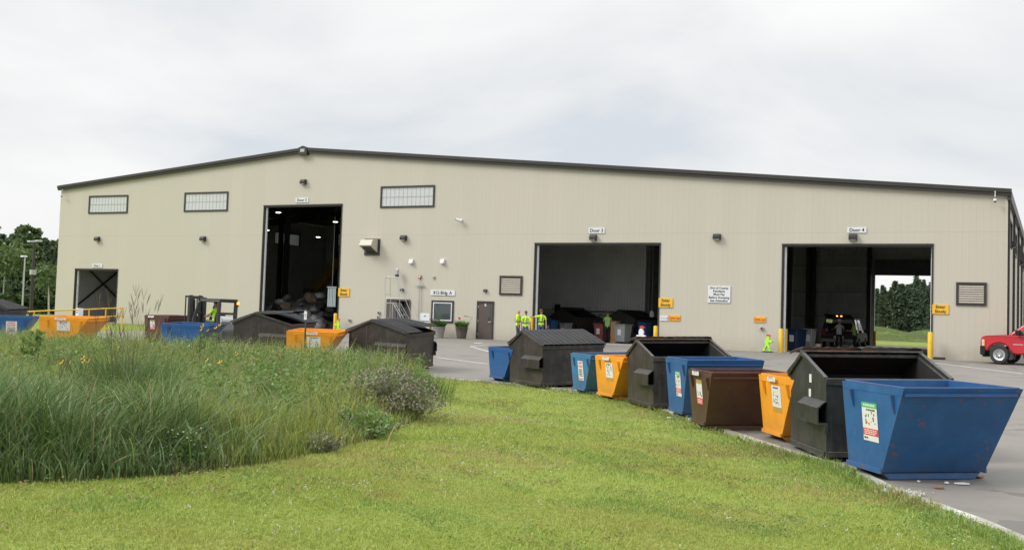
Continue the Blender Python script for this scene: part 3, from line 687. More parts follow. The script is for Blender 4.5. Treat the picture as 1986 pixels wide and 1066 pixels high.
def hopper(label, q, paint, inside='bin_rust', stick=None, lip='paper', group=None, rimm=None, sp=(.3, .28, .3, .42)):
    x, y, ro, L, W, H, Wb = q; loc, rot = seat(x, y, ro)
    r = thing('tapered_bin', label, 'dumpster', loc, rot, group)
    yb, yf, tp, s = Wb/2, Wb/2-W, .09, .11
    top = [(-L/2, yb), (-L/2, yf), (L/2, yf), (L/2, yb)]; bot = [(-L/2+tp, yb-.02), (-L/2+tp, -Wb/2), (L/2-tp, -Wb/2), (L/2-tp, yb-.02)]
    def ring(p, z, k=0.):
        cx = sum(a for a, _ in p)/4; cy = sum(b for _, b in p)/4
        return [(a-math.copysign(k, a-cx), b-math.copysign(k, b-cy), z) for a, b in p]
    mb = MB(); n = 5
    def lerp(z): f = (z-s)/(H-s); return [(b0+(a0-b0)*f, b1+(a1-b1)*f) for (a0, a1), (b0, b1) in zip(top, bot)]
    mb.loft([ring(bot, s), ring(top, H-.02)], 0, cap=False); mb.add(ring(bot, s), [(3, 2, 1, 0)], 0)
    mb.loft([ring(top, H-.02, .03), ring(bot, s+.03, .03)], 1, cap=False); mb.add(ring(bot, s+.03, .03), [(0, 1, 2, 3)], 1)
    body = mb.build('body', [paint, M[inside]], r, fix=False)
    rm = MB(); o, i = ring(top, H, -.045), ring(top, H, .032); ol = ring(top, H-.125, -.045); il = ring(top, H-.125, -.002)
    rm.loft([il, ol, o, i, ring(top, H-.03, .032)], 0, cap=False); rm.build('rim', rimm or paint, r, bevel=.008)
    # bottom frame lip on the label end
    MB().box(-L/2+tp-.03, -L/2+tp-.002, -Wb/2-.01, yb, s-.02, s+.05).build('base_rail', paint, r); MB().box(L/2-tp+.002, L/2-tp+.03, -Wb/2-.01, yb, s-.02, s+.05).build('base_rail', paint, r)
    for yy in (-Wb/2+.10, yb-.16):
        sk = MB(); sk.prism([(-L/2+.22, 0), (L/2-.22, 0), (L/2-.13, s-.012), (-L/2+.13, s-.012)], 'y', yy-.07, yy+.07); sk.build('skid', paint, r, bevel=.006)
    for f in (.18, .84):
        yy = yb+(yf-yb)*f; z1 = H-.127
        g = MB(); g.prism([(-L/2-.055, z1), (-L/2+.004, z1), (-L/2+.022, z1-.24), (-L/2+.0, z1-.25)], 'y', yy-.018, yy+.018); g.build('lifting_lug', paint, r)
    if stick:
        # label-end plane
        f = sp[0]; w, h = sp[2], sp[3]; zt = H-.125-sp[1]*.3
        def pl(u, z): return Vector((-L/2+tp*(1-(z-s)/(H-s))-.002, yb-u, z))
        u0 = W*f; O = pl(u0, zt-h); U = Vector((0, -1, 0)); V = pl(u0, zt)-O; N = V.cross(U)*-1
        if N.x > 0: N = -N
        sticker(r, O, U, V, N, w, h, stick, sum(map(ord, label)) % 99)
        if stick == 'yellow' or stick == 'brown':
            sticker(r, Vector((-L/2-.046, yb-u0+.06, H-.11)), U, (0, 0, 1), (-1, 0, 0), .42, .085, 'yellow', 5)
        if stick == 'yellow':
            O2 = pl(u0, zt-h-.09); mb = MB(); mb.loft([[tuple(O2+N*k), tuple(O2+U*w+N*k), tuple(O2+U*w+V.normalized()*.08+N*k), tuple(O2+V.normalized()*.08+N*k)] for k in (0, .006)]); mb.build('tan_sticker', M['tan'], r)
    return r
def dumpster(label, q, paint, lids, group=None, back='closed', marks=False):
    x, y, ro, L, W, H, PZ = q; loc, rot = seat(x, y, ro)
    r = thing('peaked_dumpster', label, 'dumpster', loc, rot, group)
    yb, yf = W/2, -W/2; yp = yb-.38*W; zb = H-.0; k = .035
    prof = [(yb, .07), (yb, zb), (yp, PZ), (yf, H), (yf, .07)]; inn = [(yb-k, .11), (yb-k, zb-k), (yp, PZ-k*1.3), (yf+k, H-k), (yf+k, .11)]
    mb = MB(); A = [(-L/2, a, b) for a, b in prof]; B = [(L/2, a, b) for a, b in prof]; A2 = [(-L/2+k, a, b) for a, b in inn]; B2 = [(L/2-k, a, b) for a, b in inn]
    mb.add(A+B+A2+B2, [(0, 1, 2, 3, 4), (9, 8, 7, 6, 5), (0, 5, 6, 1), (4, 3, 8, 9), (0, 4, 9, 5)], 0)
    mb.add(A+B+A2+B2, [(14, 13, 12, 11, 10), (15, 16, 17, 18, 19), (10, 11, 16, 15), (14, 19, 18, 13), (10, 15, 19, 14)], 1)
    mb.add(A+B+A2+B2, [(1, 6, 7, 2)], 0); mb.add(A+B+A2+B2, [(11, 12, 17, 16)], 1)
    mb.add(A+B+A2+B2, [(2, 12, 13, 3), (7, 8, 18, 17), (3, 13, 18, 8), (2, 7, 17, 12)], 0)
    mb.build('body', [paint, M['bin_inside']], r, fix=False)
    fr = MB()
    def rail(a, b, w, h):   # raised rail along an edge in the profile plane
        d = Vector((0, b[1]-a[1], b[2]-a[2])).normalized(); nrm = Vector((0, -d.z, d.y))
        if nrm.z < 0: nrm = -nrm
        x0, x1 = a[0]-w/2, a[0]+w/2; a, b = Vector(a), Vector(b)
        fr.loft([[(xx, *(p+nrm*o)[1:]) for xx, o in ((x0, -h), (x1, -h), (x1, h), (x0, h))] for p in (a, b)])
    for sx in (-1, 1):
        xx = sx*(L/2+.012)
        rail((xx, yb+.06, zb-.045), (xx, yp, PZ+.015), .065, .035); rail((xx, yp, PZ+.016), (xx, yf-.03, H-.0), .065, .035)
    fr.box(-L/2-.02, L/2+.02, yf-.045, yf+.03, H-.10, H+.01); fr.box(-L/2-.02, L/2+.02, yb-.03, yb+.05, zb-.10, zb-.02)
    fr.build('top_frame', paint, r, bevel=.006)
    for q_ in ((-L/2+.03, L/2-.03, yf-.03, yf-.002, .07, .16), (-L/2-.03, -L/2-.002, yf+.04, yb-.04, .05, .15), (L/2+.002, L/2+.03, yf+.04, yb-.04, .05, .15)): MB().box(*q_).build('base_rail', paint, r, bevel=.006)
    for xx in (-L/2+.25, L/2-.25): MB().box(xx-.08, xx+.08, yf+.15, yb-.15, .0, .075).build('skid', paint, r)
    for sx in (-1, 1):
        x0, x1 = L/2+.002, L/2+.165; y0, y1 = yf-.06, .02*W; z0, z1 = .60, .97; tk = .02
        P = lambda d: [(x0+d*0, z0+d), (x1-d, z0+d), (x1-d, z1-.10-d), (x0+.03, z1-d), (x0+d*0, z1-d)]
        mb = MB(); o, i = P(0), P(tk)
        ro_, ri = [[(sx*a, yy, b) for a, b in o] for yy in (y0, y1)], [[(sx*a, yy, b) for a, b in i] for yy in (y0, y1)]
        mb.loft(ro_, 0, cap=False); mb.loft(ri[::-1], 1, cap=False); mb.loft([ro_[0], ri[0]], 0, cap=False); mb.loft([ro_[1], ri[1]], 0, cap=False)
        p = mb.build('fork_pocket', [paint, M['bin_inside']], r)
        pl = MB(); pl.box(sx*(x0+.0), sx*(x0+.05), yf-.08, yf+.02, z0-.14, z0-.003); pl.build('fork_pocket_gusset', paint, r)
    # lids: two on the front slope, one long pair on the back slope
    def lid(x0, x1, p0, p1, ang, name='lid', bulge=.0, rib=.062):
        p0, p1 = Vector((0, *p0)), Vector((0, *p1)); d = p1-p0; ln = d.length+.05; d.normalize(); nrm = Vector((0, -d.z, d.y))
        if nrm.z < 0: nrm = -nrm
        m = Matrix(((1, 0, 0), tuple((0, d.y, nrm.y)), tuple((0, d.z, nrm.z)))).to_4x4()
        sgn = 1 if (m.to_3x3() @ Vector((1, 0, 0))).cross(m.to_3x3() @ Vector((0, 1, 0))).dot(m.to_3x3() @ Vector((0, 0, 1))) > 0 else -1
        mb = MB(); nr = max(3, int((x1-x0)/.19)); nt_ = 6; rows = []
        for j in range(nt_+1):
            tt_ = ln*j/nt_; row = []
            sag = bulge*math.sin(math.pi*j/nt_)
            for i_ in range(nr):
                xa = x0+(x1-x0)*i_/nr; wv = (x1-x0)/nr; rib_h = rib if 0 < j < nt_ else .02
                row += [(xa+wv*.08, tt_, .012+sag), (xa+wv*.30, tt_, rib_h+sag), (xa+wv*.62, tt_, rib_h+sag), (xa+wv*.84, tt_, .012+sag)]
            row.append((x1-.004, tt_, .012+sag)); row.insert(0, (x0, tt_, -.02+sag)); row.append((x1, tt_, -.02+sag)); rows.append(row)
        w = len(rows[0]); vs = [v for r_ in rows for v in r_]; vs2 = [(a, b, c-.02) for a, b, c in vs]; N_ = len(vs)
        fs = [(j*w+i_, j*w+i_+1, (j+1)*w+i_+1, (j+1)*w+i_) for j in range(nt_) for i_ in range(w-1)]
        mb.add(vs+vs2, fs+[tuple(reversed([i_+N_ for i_ in f])) for f in fs]+[(i_, i_+N_, i_+1+N_, i_+1) for i_ in range(w-1)]+[(nt_*w+i_+1, nt_*w+i_+1+N_, nt_*w+i_+N_, nt_*w+i_) for i_ in range(w-1)])
        rotm = Matrix.Rotation(ang, 4, 'X'); T = Matrix.Translation(p0+nrm*.06) @ m @ rotm
        mb.v = [tuple(T @ Vector(v)) for v in mb.v]
        return mb.build(name, M['black_plastic'], r, smooth=True)
    e = .03
    for i_, st in enumerate(lids):
        x0, x1 = (-L/2-e, -.01) if i_ == 0 else (.01, L/2+e)
        if st == 'closed': lid(x0, x1, (yp, PZ), (yf-.04, H), 0)
        elif st == 'ajar': lid(x0, x1, (yp, PZ), (yf-.04, H), R(7), bulge=-.03)
        elif st == 'raised': lid(x0, x1, (yp, PZ), (yf-.04, H), R(17), bulge=-.05)
        else: lid(x0+.0, x1, (yp-.01, PZ+.05), (yb-.10, PZ-.03), R(2 if i_ else -1), bulge=.015, rib=.026)
    lid(-L/2-e, L/2+e, (yp, PZ-.02), (yb+.08, zb-.02), 0, 'back_lid', 0., .03)
    MB().tube([(-L/2-.05, yp, PZ+.05), (L/2+.05, yp, PZ+.05)], .022, 8).build('hinge_rod', paint, r)
    if marks:
        xx = -L/2-.004
        for yy, z0, z1, w in ((-.18, 1.22, 1.36, .12), (-.15, .98, 1.11, .11)): MB().box(xx-.004, xx, yy-w/2, yy+w/2, z0, z1).build('paper_scrap', M['paper'], r)
    return r
G_T, G_P = 'open tapered bins along the kerb', 'black and brown peaked dumpsters along the kerb'
hopper('large rusty blue open bin with green sticker, nearest and rightmost of the row', (-1.86, -38.04, .61, 1.78, 1.88, 1.38, 1.06), M['bin_blue'], 'bin_rust', 'green', group=G_T, sp=(.32, .55, .46, .56))
dumpster('black open peaked dumpster with two paper scraps, next to the nearest blue bin', (-2.86, -35.93, .50, 2.05, 1.95, 1.33, 1.68), M['bin_black'], ('open', 'open'), G_P, marks=True)
hopper('yellow open bin squeezed between brown bin and nearest black dumpster', (-4.07, -34.10, .58, 1.9, 1.85, 1.22, 1.0), M['bin_yellow'], 'bin_yellow', 'yellow', group=G_T, sp=(.36, .2, .46, .40))
hopper('brown open bin with white and red sticker, between a blue bin and a yellow bin', (-5.98, -32.97, .61, 1.66, 1.5, 1.21, .85), M['bin_brown'], 'bin_maroon', 'brown', group=G_T, rimm=M['bin_maroon'], sp=(.32, .25, .36, .50))
hopper('clean blue open bin with green and red sticker, between open black dumpster and brown bin', (-7.16, -30.64, .60, 1.78, 1.75, 1.35, 1.1), M['bin_blue_clean'], 'bin_inside', 'green', group=G_T, sp=(.42, .6, .40, .56))
dumpster('dark brown peaked dumpster with open lids, between yellow bin and clean blue bin', (-8.62, -28.48, .67, 2.0, 1.98, 1.29, 1.64), M['bin_darkbrown'], ('open', 'open'), G_P)
hopper('yellow open bin between scuffed blue bin and open dark brown dumpster', (-10.45, -26.74, .80, 1.9, 1.87, 1.19, 1.0), M['bin_yellow'], 'bin_yellow', 'yellow', group=G_T, sp=(.36, .2, .46, .40))
hopper('scuffed rusty blue open bin with tall red lettered sticker', (-11.89, -25.19, .81, 1.9, 1.5, 1.16, .88), M['bin_blue_worn'], 'bin_rust', 'red', group=G_T, sp=(.34, .3, .36, .56))
dumpster('dark brown peaked dumpster with ribbed black lids closed, beside the scuffed blue bin', (-14.30, -23.40, 1.0, 2.3, 1.95, 1.29, 1.68), M['bin_darkbrown'], ('closed', 'closed'), G_P)
hopper('small clean blue open bin at the far end of the kerb row', (-16.04, -22.62, 1.05, 1.9, 1.5, 1.12, .84), M['bin_blue_clean'], 'bin_inside', None, group=G_T)
G_L = 'bins standing behind the wildflowers'
dumpster('brown peaked dumpster with half open lids behind the right end of the wildflowers', (-21.41, -22.11, 1.66, 2.26, 2.26, 1.31, 1.69), M['bin_darkbrown'], ('closed', 'ajar'), G_L)
dumpster('brown peaked dumpster with gaping lid in front of the trash heap', (-26.9, -21.9, 1.80, 2.3, 2.28, 1.33, 1.68), M['bin_darkbrown'], ('raised', 'closed'), G_L)
hopper('yellow open bin between the two brown dumpsters behind the wildflowers', (-23.56, -24.28, 2.0, 1.98, 1.81, 1.3, 1.0), M['bin_yellow'], 'bin_yellow', 'yellow', group=G_L, sp=(.4, .2, .46, .36))
hopper('blue open bin with orange rusty rim right below the forklift', (-29.69, -23.88, 1.95, 1.86, 1.89, 1.2, 1.0), M['bin_blue_clean'], 'bin_rust', None, group=G_L)
hopper('maroon brown open bin with small sticker left of the forklift', (-36.1, -18.0, 1.4, 1.86, 1.82, 1.2, 1.0), M['bin_maroon'], 'bin_rust', 'brown', group=G_L, sp=(.22, .3, .36, .42))
hopper('yellow open bin below the yellow handrail on the left', (-33.68, -25.96, 1.97, 1.92, 1.9, 1.26, 1.0), M['bin_yellow'], 'bin_yellow', 'yellow', group=G_L, sp=(.36, .12, .50, .34))
hopper('blue open bin with red printed notice at the left edge', (-37.50, -25.50, 2.29, 1.89, 1.66, 1.14, 1.0), M['bin_blue_clean'], 'bin_inside', 'red', group=G_L, sp=(.42, .2, .40, .56))
P = at_px(-12, 46); dumpster('black peaked dumpster half out of frame behind the leftmost blue bin', (P[0], P[1], 2.1, 2.1, 1.95, 1.32, 1.68), M['bin_black'], ('closed', 'closed'), G_L)
# ------------------------------------------------------------------ people
def seg_d(p, a, b):
    ab = b-a; t = max(0, min(1, (p-a).dot(ab)/max(ab.length_squared, 1e-9))); return (p-a-ab*t).length
def person(label, loc, rot, arms, mats, legs=None, cap=None, hair=None, tilt=0., head_turn=(0, 0), vest=None, stripes='tee', group=None, bend=0., s=1., cat='person'):
    """local frame: facing -Y, feet at z=0. arms: {side: (elbow, wrist)} in metres; mats: shirt, trousers"""
    r = thing('person', label, cat, loc, rot, group); r.scale = (s, s, s)
    J = {}; E = []; RAD = {}
    def j(n, p, a, b=None): J[n] = Vector(p); RAD[n] = (a, b or a)
    up = lambda x, y, z: Vector((x, y-(z-.95)*math.sin(bend) if z > .95 else y, .95+(z-.95)*math.cos(bend) if z > .95 else z))
    j('pelvis', (0, 0, .95), .155, .115); j('waist', up(0, 0, 1.10), .150, .115); j('chest', up(0, -.005, 1.30), .175, .125); j('collar', up(0, .01, 1.44), .115, .085)
    j('neck', up(0, .0, 1.52), .055); hx, hy = head_turn
    j('jaw', up(hx*.3, -.015+hy*.3, 1.60), .068, .075); j('face', up(hx, -.012+hy, 1.67), .078, .088); j('crown', up(hx, .005+hy, 1.745), .060, .068)
    j('nose', up(hx*1.0+hx*.9, -.115+hy, 1.655), .014)
    E += [('pelvis', 'waist', 's'), ('waist', 'chest', 's'), ('chest', 'collar', 's'), ('collar', 'neck', 'k'), ('neck', 'jaw', 'k'), ('jaw', 'face', 'k'), ('face', 'crown', 'k'), ('face', 'nose', 'k')]
    legs = legs or {-1: ((-.11, -.02, .50), (-.12, .02, .09)), 1: ((.11, -.02, .50), (.13, .02, .09))}
    for sd, n in ((-1, 'R'), (1, 'L')):
        kn, an = legs[sd]; j('hip'+n, (sd*.095, 0, .88), .098); j('thigh'+n, Vector((sd*.1, 0, .88)).lerp(Vector(kn), .45), .085); j('knee'+n, kn, .062); j('calf'+n, Vector(kn).lerp(Vector(an), .35)+Vector((0, .015, 0)), .062); j('ank'+n, an, .042)
        toe = Vector(an)+Vector((sd*.02, -.17, -.045)); j('toe'+n, toe, .038); j('heel'+n, Vector(an)+Vector((0, .045, -.04)), .036)
        E += [('pelvis', 'hip'+n, 't'), ('hip'+n, 'thigh'+n, 't'), ('thigh'+n, 'knee'+n, 't'), ('knee'+n, 'calf'+n, 't'), ('calf'+n, 'ank'+n, 't'), ('ank'+n, 'toe'+n, 'b'), ('ank'+n, 'heel'+n, 'b')]
        el, wr = [Vector(v) for v in arms[sd]]; sh = up(sd*.19, .01, 1.41); j('sh'+n, sh, .068); mid = sh.lerp(el, .6); j('slv'+n, mid, .056); j('el'+n, el, .042); j('wr'+n, wr, .029)
        d = (wr-el).normalized(); side = d.cross(Vector((0, 1, .3))).normalized(); palm = wr+d*.075; j('palm'+n, palm, .038, .024)
        E += [('collar', 'sh'+n, 's'), ('sh'+n, 'slv'+n, 's'), ('slv'+n, 'el'+n, 'k'), ('el'+n, 'wr'+n, 'k'), ('wr'+n, 'palm'+n, 'k')]
        curl = d.cross(side)
        for f, (o, ln) in enumerate(((-.027, .07), (-.009, .08), (.009, .076), (.027, .06))):
            a = palm+side*o+d*.03; b = a+d*ln*.5+curl*.008; c_ = b+d*ln*.42+curl*.025
            j('f%d%sa' % (f, n), a, .0105); j('f%d%sb' % (f, n), b, .0095); j('f%d%sc' % (f, n), c_, .008)
            E += [('palm'+n, 'f%d%sa' % (f, n), 'k'), ('f%d%sa' % (f, n), 'f%d%sb' % (f, n), 'k'), ('f%d%sb' % (f, n), 'f%d%sc' % (f, n), 'k')]
        a = palm+side*.045-d*.03; j('th'+n, a, .012); j('tt'+n, a+side*.02+d*.04, .0095); E += [('palm'+n, 'th'+n, 'k'), ('th'+n, 'tt'+n, 'k')]
    names = list(J); ix = {n: i for i, n in enumerate(names)}
    me = bpy.data.meshes.new('body'); me.from_pydata([J[n] for n in names], [(ix[a], ix[b]) for a, b, _ in E], [])
    o = bpy.data.objects.new('body', me); COL.objects.link(o)
    md = o.modifiers.new('Skin', 'SKIN'); md.use_smooth_shade = True
    for n, v in zip(names, me.skin_vertices[0].data): v.radius = RAD[n]; v.use_root = n == 'pelvis'
    sb = o.modifiers.new('Sub', 'SUBSURF'); sb.levels = sb.render_levels = 1
    m2 = bpy.data.meshes.new_from_object(o.evaluated_get(bpy.context.evaluated_depsgraph_get())); bpy.data.objects.remove(o); bpy.data.meshes.remove(me)
    m2.name = 'body'; m2.materials.clear()
    keys = ['s', 't', 'k', 'b']
    for m in (mats[0], mats[1], M['skin'], M['boots']): m2.materials.append(m)
    segs = [(J[a], J[b], keys.index(k), .5*(RAD[a][0]+RAD[b][0])) for a, b, k in E]
    for p in m2.polygons:
        c = p.center; p.material_index = min(segs, key=lambda q: seg_d(c, q[0], q[1])/q[3]**.8)[2]
        if p.material_index < 2: p.material_index = 0 if c.z > .935 else 1
        p.use_smooth = True
    body = bpy.data.objects.new('body', m2); link(body, r)
    hc = J['crown']; q = (J['crown']-J['neck']).normalized()
    if cap:
        mb = MB(); mb.lathe([(.098, -.035), (.100, 0), (.088, .045), (.055, .075), (.01, .085)], 14, (hc.x, hc.y, hc.z-.005))
        dirv = Vector((hx*2, -.12, 0)).normalized(); pr = Vector((-dirv.y, dirv.x, 0)); b0 = Vector((hc.x, hc.y, hc.z-.03))
        mb.loft([[tuple(b0+dirv*.07+pr*.075), tuple(b0+dirv*.16+pr*.05+Vector((0, 0, -.01))), tuple(b0+dirv*.16-pr*.05+Vector((0, 0, -.01))), tuple(b0+dirv*.07-pr*.075)], [tuple(v+Vector((0, 0, .012))) for v in (b0+dirv*.07+pr*.075, b0+dirv*.16+pr*.05, b0+dirv*.16-pr*.05, b0+dirv*.07-pr*.075)]])
        mb.build('cap', M[cap], r, smooth=True)
    if hair:
        MB().lathe([(.088, -.05), (.092, 0), (.082, .045), (.05, .07), (.01, .078)], 14, (hc.x, hc.y+.022, hc.z-.012)).build('hair', M[hair], r, smooth=True)
    def torso_ring(z0, z1, grow, m, name='reflective_band', parent=r):
        mb = MB(); rings = []
        for z in (z0, z1):
            t_ = (z-.95)/.35; a = .165+.02*max(0, min(1, t_))+grow; b = .125+grow; c = up(0, 0, z)
            rings.append([(c.x+a*math.cos(k), c.y+b*math.sin(k), c.z) for k in [2*math.pi*i/20 for i in range(20)]])
        mb.loft(rings, cap=False); return mb.build(name, m, parent, smooth=True)
    torso_ring(1.09, 1.14, .012, M['reflective' if stripes != 'tee' else 'dark_tape'])
    if stripes != 'none':
        for sx in (-.085, .085):
            mb = MB(); pts = [up(sx, .148, 1.12), up(sx, .150, 1.3), up(sx*1.0, .085, 1.475), up(sx, -.07, 1.475), up(sx, -.150, 1.3), up(sx, -.145, 1.12)]
            mb.loft([[tuple(p+Vector((w, 0, 0))) for w in (-.02, .02)] for p in pts], cap=False, closed=False); mb.build('reflective_brace', M['reflective' if stripes != 'tee' else 'dark_tape'], r, smooth=True)
    return r
HV = (M['hivis'], M['denim'])
RIGHT = math.atan2(RT[1], RT[0])      # direction of picture-right on the ground
def P_at(px, dep): p = at_px(px, dep); return (p[0], p[1], p[2]+.004)
face_cam = lambda px: math.atan2(ray(px, 600)[1], ray(px, 600)[0])-math.pi/2     # rotation that turns -Y towards the camera
down = lambda s, y=0.: ((s*.25, .02+y, 1.14), (s*.25, -.06+y, .90))
p = P_at(1005.5, 59.2); person('worker in yellow shirt with reddish bald head, leftmost of the three by the wall', p, face_cam(1005)+R(70), {-1: down(-1, -.05), 1: ((.22, -.10, 1.15), (.10, -.26, 1.05))}, HV, group='workers in yellow by door 3')
p = P_at(1020.5, 58.4); person('worker in yellow shirt seen from behind, in the middle of the three by the wall', p, face_cam(1020)+R(165), {-1: down(-1), 1: down(1)}, HV, hair='hair', group='workers in yellow by door 3', s=.96)
p = P_at(1050.5, 60.0); person('worker in yellow shirt and camouflage cap stretching an arm to the yellow post', p, face_cam(1050)-R(8), {-1: ((-.44, -.05, 1.36), (-.68, -.10, 1.33)), 1: ((.27, .0, 1.14), (.29, -.1, .91))}, HV, cap='camo', head_turn=(-.03, 0), group='workers in yellow by door 3')
p = P_at(1179, 63.4); person('worker in green reflective vest and black trousers facing away inside door 3', (p[0], p[1], .016), face_cam(1179)+R(178), {-1: ((-.22, -.2, 1.2), (-.1, -.4, 1.25)), 1: ((.22, -.2, 1.2), (.25, -.42, 1.3))}, (M['hivis_green'], M['black_cloth']), hair='hair', stripes='vest', bend=.12)
p = P_at(1628, 63.5); person('man in white printed shirt unloading the dark car inside door 4', (p[0], p[1], .016), face_cam(1628)+R(172), {-1: ((-.24, -.18, 1.2), (-.2, -.42, 1.15)), 1: ((.24, -.2, 1.25), (.42, -.4, 1.2))}, (M['white_cloth'], M['black_cloth']), cap='sign_white', stripes='none', bend=.18)
p = P_at(1658.5, 63); person('worker in green shirt beside the rear corner of the dark car inside door 4', (p[0], p[1], .016), face_cam(1658)+R(-75), {-1: ((-.2, -.16, 1.15), (-.05, -.36, 1.18)), 1: ((.2, -.2, 1.15), (.08, -.4, 1.18))}, (M['hivis_green'], M['black_cloth']), hair='hair', stripes='none', bend=.15, s=.97)
# ------------------------------------------------------------------ forklift, facing picture-left
fp = at_px(414, 46.2); FDIR = RIGHT+math.pi-R(33)     # local +X = forward
fk = thing('forklift', 'grey forklift with tall black mast and lit orange beacon, driven behind the bins', 'forklift', fp, FDIR)
M['fork_grey'] = mat('forklift_grey', (.04, .043, .046), .45, .12); M['fork_body'] = mat('forklift_body', (.07, .072, .07), .45, .1)
b = MB(); b.prism([(-1.15, .25), (-1.2, .75), (-1.05, 1.02), (-.35, 1.05), (-.25, .62), (.45, .55), (.85, .55), (.85, .25)], 'y', -.5, .5); b.build('chassis', M['fork_body'], fk, bevel=.05)
for x_, rr in ((.62, .33), (-.75, .28)):
    for sy in (-1, 1):
        w = MB().lathe([(rr*.55, -.1), (rr*.95, -.1), (rr, -.06), (rr, .06), (rr*.95, .1), (rr*.55, .1)], 20, (x_, sy*.48, rr), 'y', 0, False).build('wheel', M['rubber'], fk, smooth=True)
        MB().lathe([(rr*.5, -.115), (rr*.5, .115)], 14, (x_, sy*.48, rr), 'y').build('hub', M['fork_body'], w)
ms = MB()
for sy in (-1, 1): ms.box(.95, 1.10, sy*.36-.09, sy*.36+.09, .12, 2.12); ms.box(1.105, 1.19, sy*.25-.07, sy*.25+.07, .15, 2.2); ms.tube([(1.03, sy*.16, .3), (1.03, sy*.16, 2.0)], .05, 8)
for z in (.5, 1.4, 2.05): ms.box(.99, 1.09, -.299, .299, z, z+.09)
ms.build('mast', M['black_metal'], fk, bevel=.008)
ca = MB(); ca.box(1.2, 1.26, -.5, .5, .5, .62); ca.box(1.2, 1.26, -.5, .5, .95, 1.05)
for sy in np.linspace(-.46, .46, 7): ca.box(1.205, 1.245, sy-.02, sy+.02, 1.05, 2.1)
ca.box(1.2, 1.25, -.48, .48, 2.1, 2.17); ca.build('carriage', M['black_metal'], fk)
for sy in (-.26, .26): MB().prism([(1.262, .35), (1.31, .35), (1.32, .09), (2.3, .07), (2.3, .04), (1.262, .05)], 'y', sy-.06, sy+.06).build('fork', M['black_metal'], fk)
gd = MB()
for sy in (-1, 1):
    gd.tube([(.72, sy*.46, .55), (.68, sy*.46, 1.15), (.40, sy*.46, 1.85), (.22, sy*.46, 1.98)], .065, 8); gd.tube([(-.82, sy*.46, 1.0), (-.86, sy*.46, 1.95)], .085, 8)
    gd.tube([(.24, sy*.46, 1.98), (-.9, sy*.46, 1.96)], .05, 8)
for x_ in np.linspace(.1, -.85, 7): gd.box(x_-.03, x_+.03, -.45, .45, 1.955, 1.985)
gd.box(-.89, -.83, -.42, .42, 1.40, 1.50); gd.build('overhead_guard', M['fork_grey'], fk)
MB().box(-.92, .3, -.50, .50, 1.99, 2.07).build('roof_cover', M['fork_grey'], fk, bevel=.01)
st = MB(); st.box(-.42, .12, -.26, .26, .92, 1.03); st.loft([[(-.40, y, 1.0), (-.30, y, 1.0), (-.42, y, 1.5), (-.52, y, 1.5)] for y in (-.25, .25)]); st.build('seat', M['black_cloth'], fk, bevel=.02)
sw_ = MB().tube([(.55, 0, .62), (.42, 0, 1.13)], .03, 8); sw_.lathe([(.15, -.012), (.17, 0), (.15, .012), (.13, 0)], 18, (.40, 0, 1.16)); sw_.build('steering_wheel', M['black_metal'], fk)
MB().tube([(-.78, -.3, 1.2), (-.78, .3, 1.2)], [.15, .15], 16).build('gas_cylinder', M['sign_white'], fk, bevel=.03)
bc = MB().lathe([(.05, 0), (.055, .05), (.045, .1), (.02, .12)], 12, (-.98, -.46, 1.84)).build('beacon', emit('orange_beacon', (1, .25, .02), 2.2), fk, smooth=True)
MB().box(-1.0, -.88, -.5, -.42, 1.78, 1.838).build('beacon_bracket', M['black_metal'], fk)
MB().box(.99, 1.09, .423, .43, 1.28, 1.62).build('data_plate', M['sign_white'], fk)
pl = np.array(fp)+np.array([math.cos(FDIR)*-.16, math.sin(FDIR)*-.16, .22])
drv = person('forklift driver in yellow shirt and dark cap seated at the wheel', pl, FDIR+math.pi/2, {-1: ((-.24, -.22, 1.18), (-.12, -.48, 1.14)), 1: ((.24, -.22, 1.18), (.12, -.48, 1.14))}, HV, cap='black_cloth', stripes='none',
       legs={-1: ((-.13, -.46, .90), (-.13, -.52, .47)), 1: ((.13, -.46, .90), (.13, -.52, .47))}, s=.97)
# ------------------------------------------------------------------ red pickup, mostly out of frame
M['red_paint'] = mat('red_car_paint', (.42, .012, .018), .22, .05, 2, spec=.6)
M['lamp_clear'] = glass('clear_lamp', (.55, .58, .6), .1); M['lamp_amber'] = mat('amber_lamp', (.75, .2, .03), .2, .05)
tp = at_px(1951, 49); TDIR = RIGHT+math.pi-R(14)+R(26.57)*0
TDIR = math.atan2(.22, -.975)
tr = thing('pickup_truck', 'red pickup truck with black bumper and steel wheels, cut off by the right edge', 'pickup truck', (0, 0, 0), TDIR)
# local: +X forward, front axle at x=0
tr.location = Vector(tp); tr.scale = (1.05, 1.05, 1.05)
def arch(cx, r_, z0=.36, n=9): return [(cx+r_*math.cos(t_), .38+r_*math.sin(t_)) for t_ in np.linspace(0, math.pi, n)]
prof = [(.92, .52), (.93, 1.02), (.86, 1.12), (.55, 1.17), (-.30, 1.23), (-.75, 1.24), (-5.05, 1.2), (-5.1, .62), (-4.2, .50)]
prof += [(q[0], q[1]) for q in arch(-3.65, .47)[::-1] if q[1] > .48]; prof += [(-3.1, .46), (-.6, .42)]
prof += [(q[0], q[1]) for q in arch(0, .49)[::-1] if q[1] > .45] + [(.55, .52)]
def body_fn(v):
    x_, y_, z_ = v; k = 1-.07*max(0, min(1, (z_-.85)/.37))**2-.10*max(0, min(1, (x_-.35)/.6))**2; return (x_, y_*k, z_)
MBt = MB()
for ya, yb_ in ((-.98, .98),): MBt.prism(prof, 'y', ya, yb_, fn=body_fn)
MBt.build('body', M['red_paint'], tr, bevel=.05, segs=3, smooth=True)
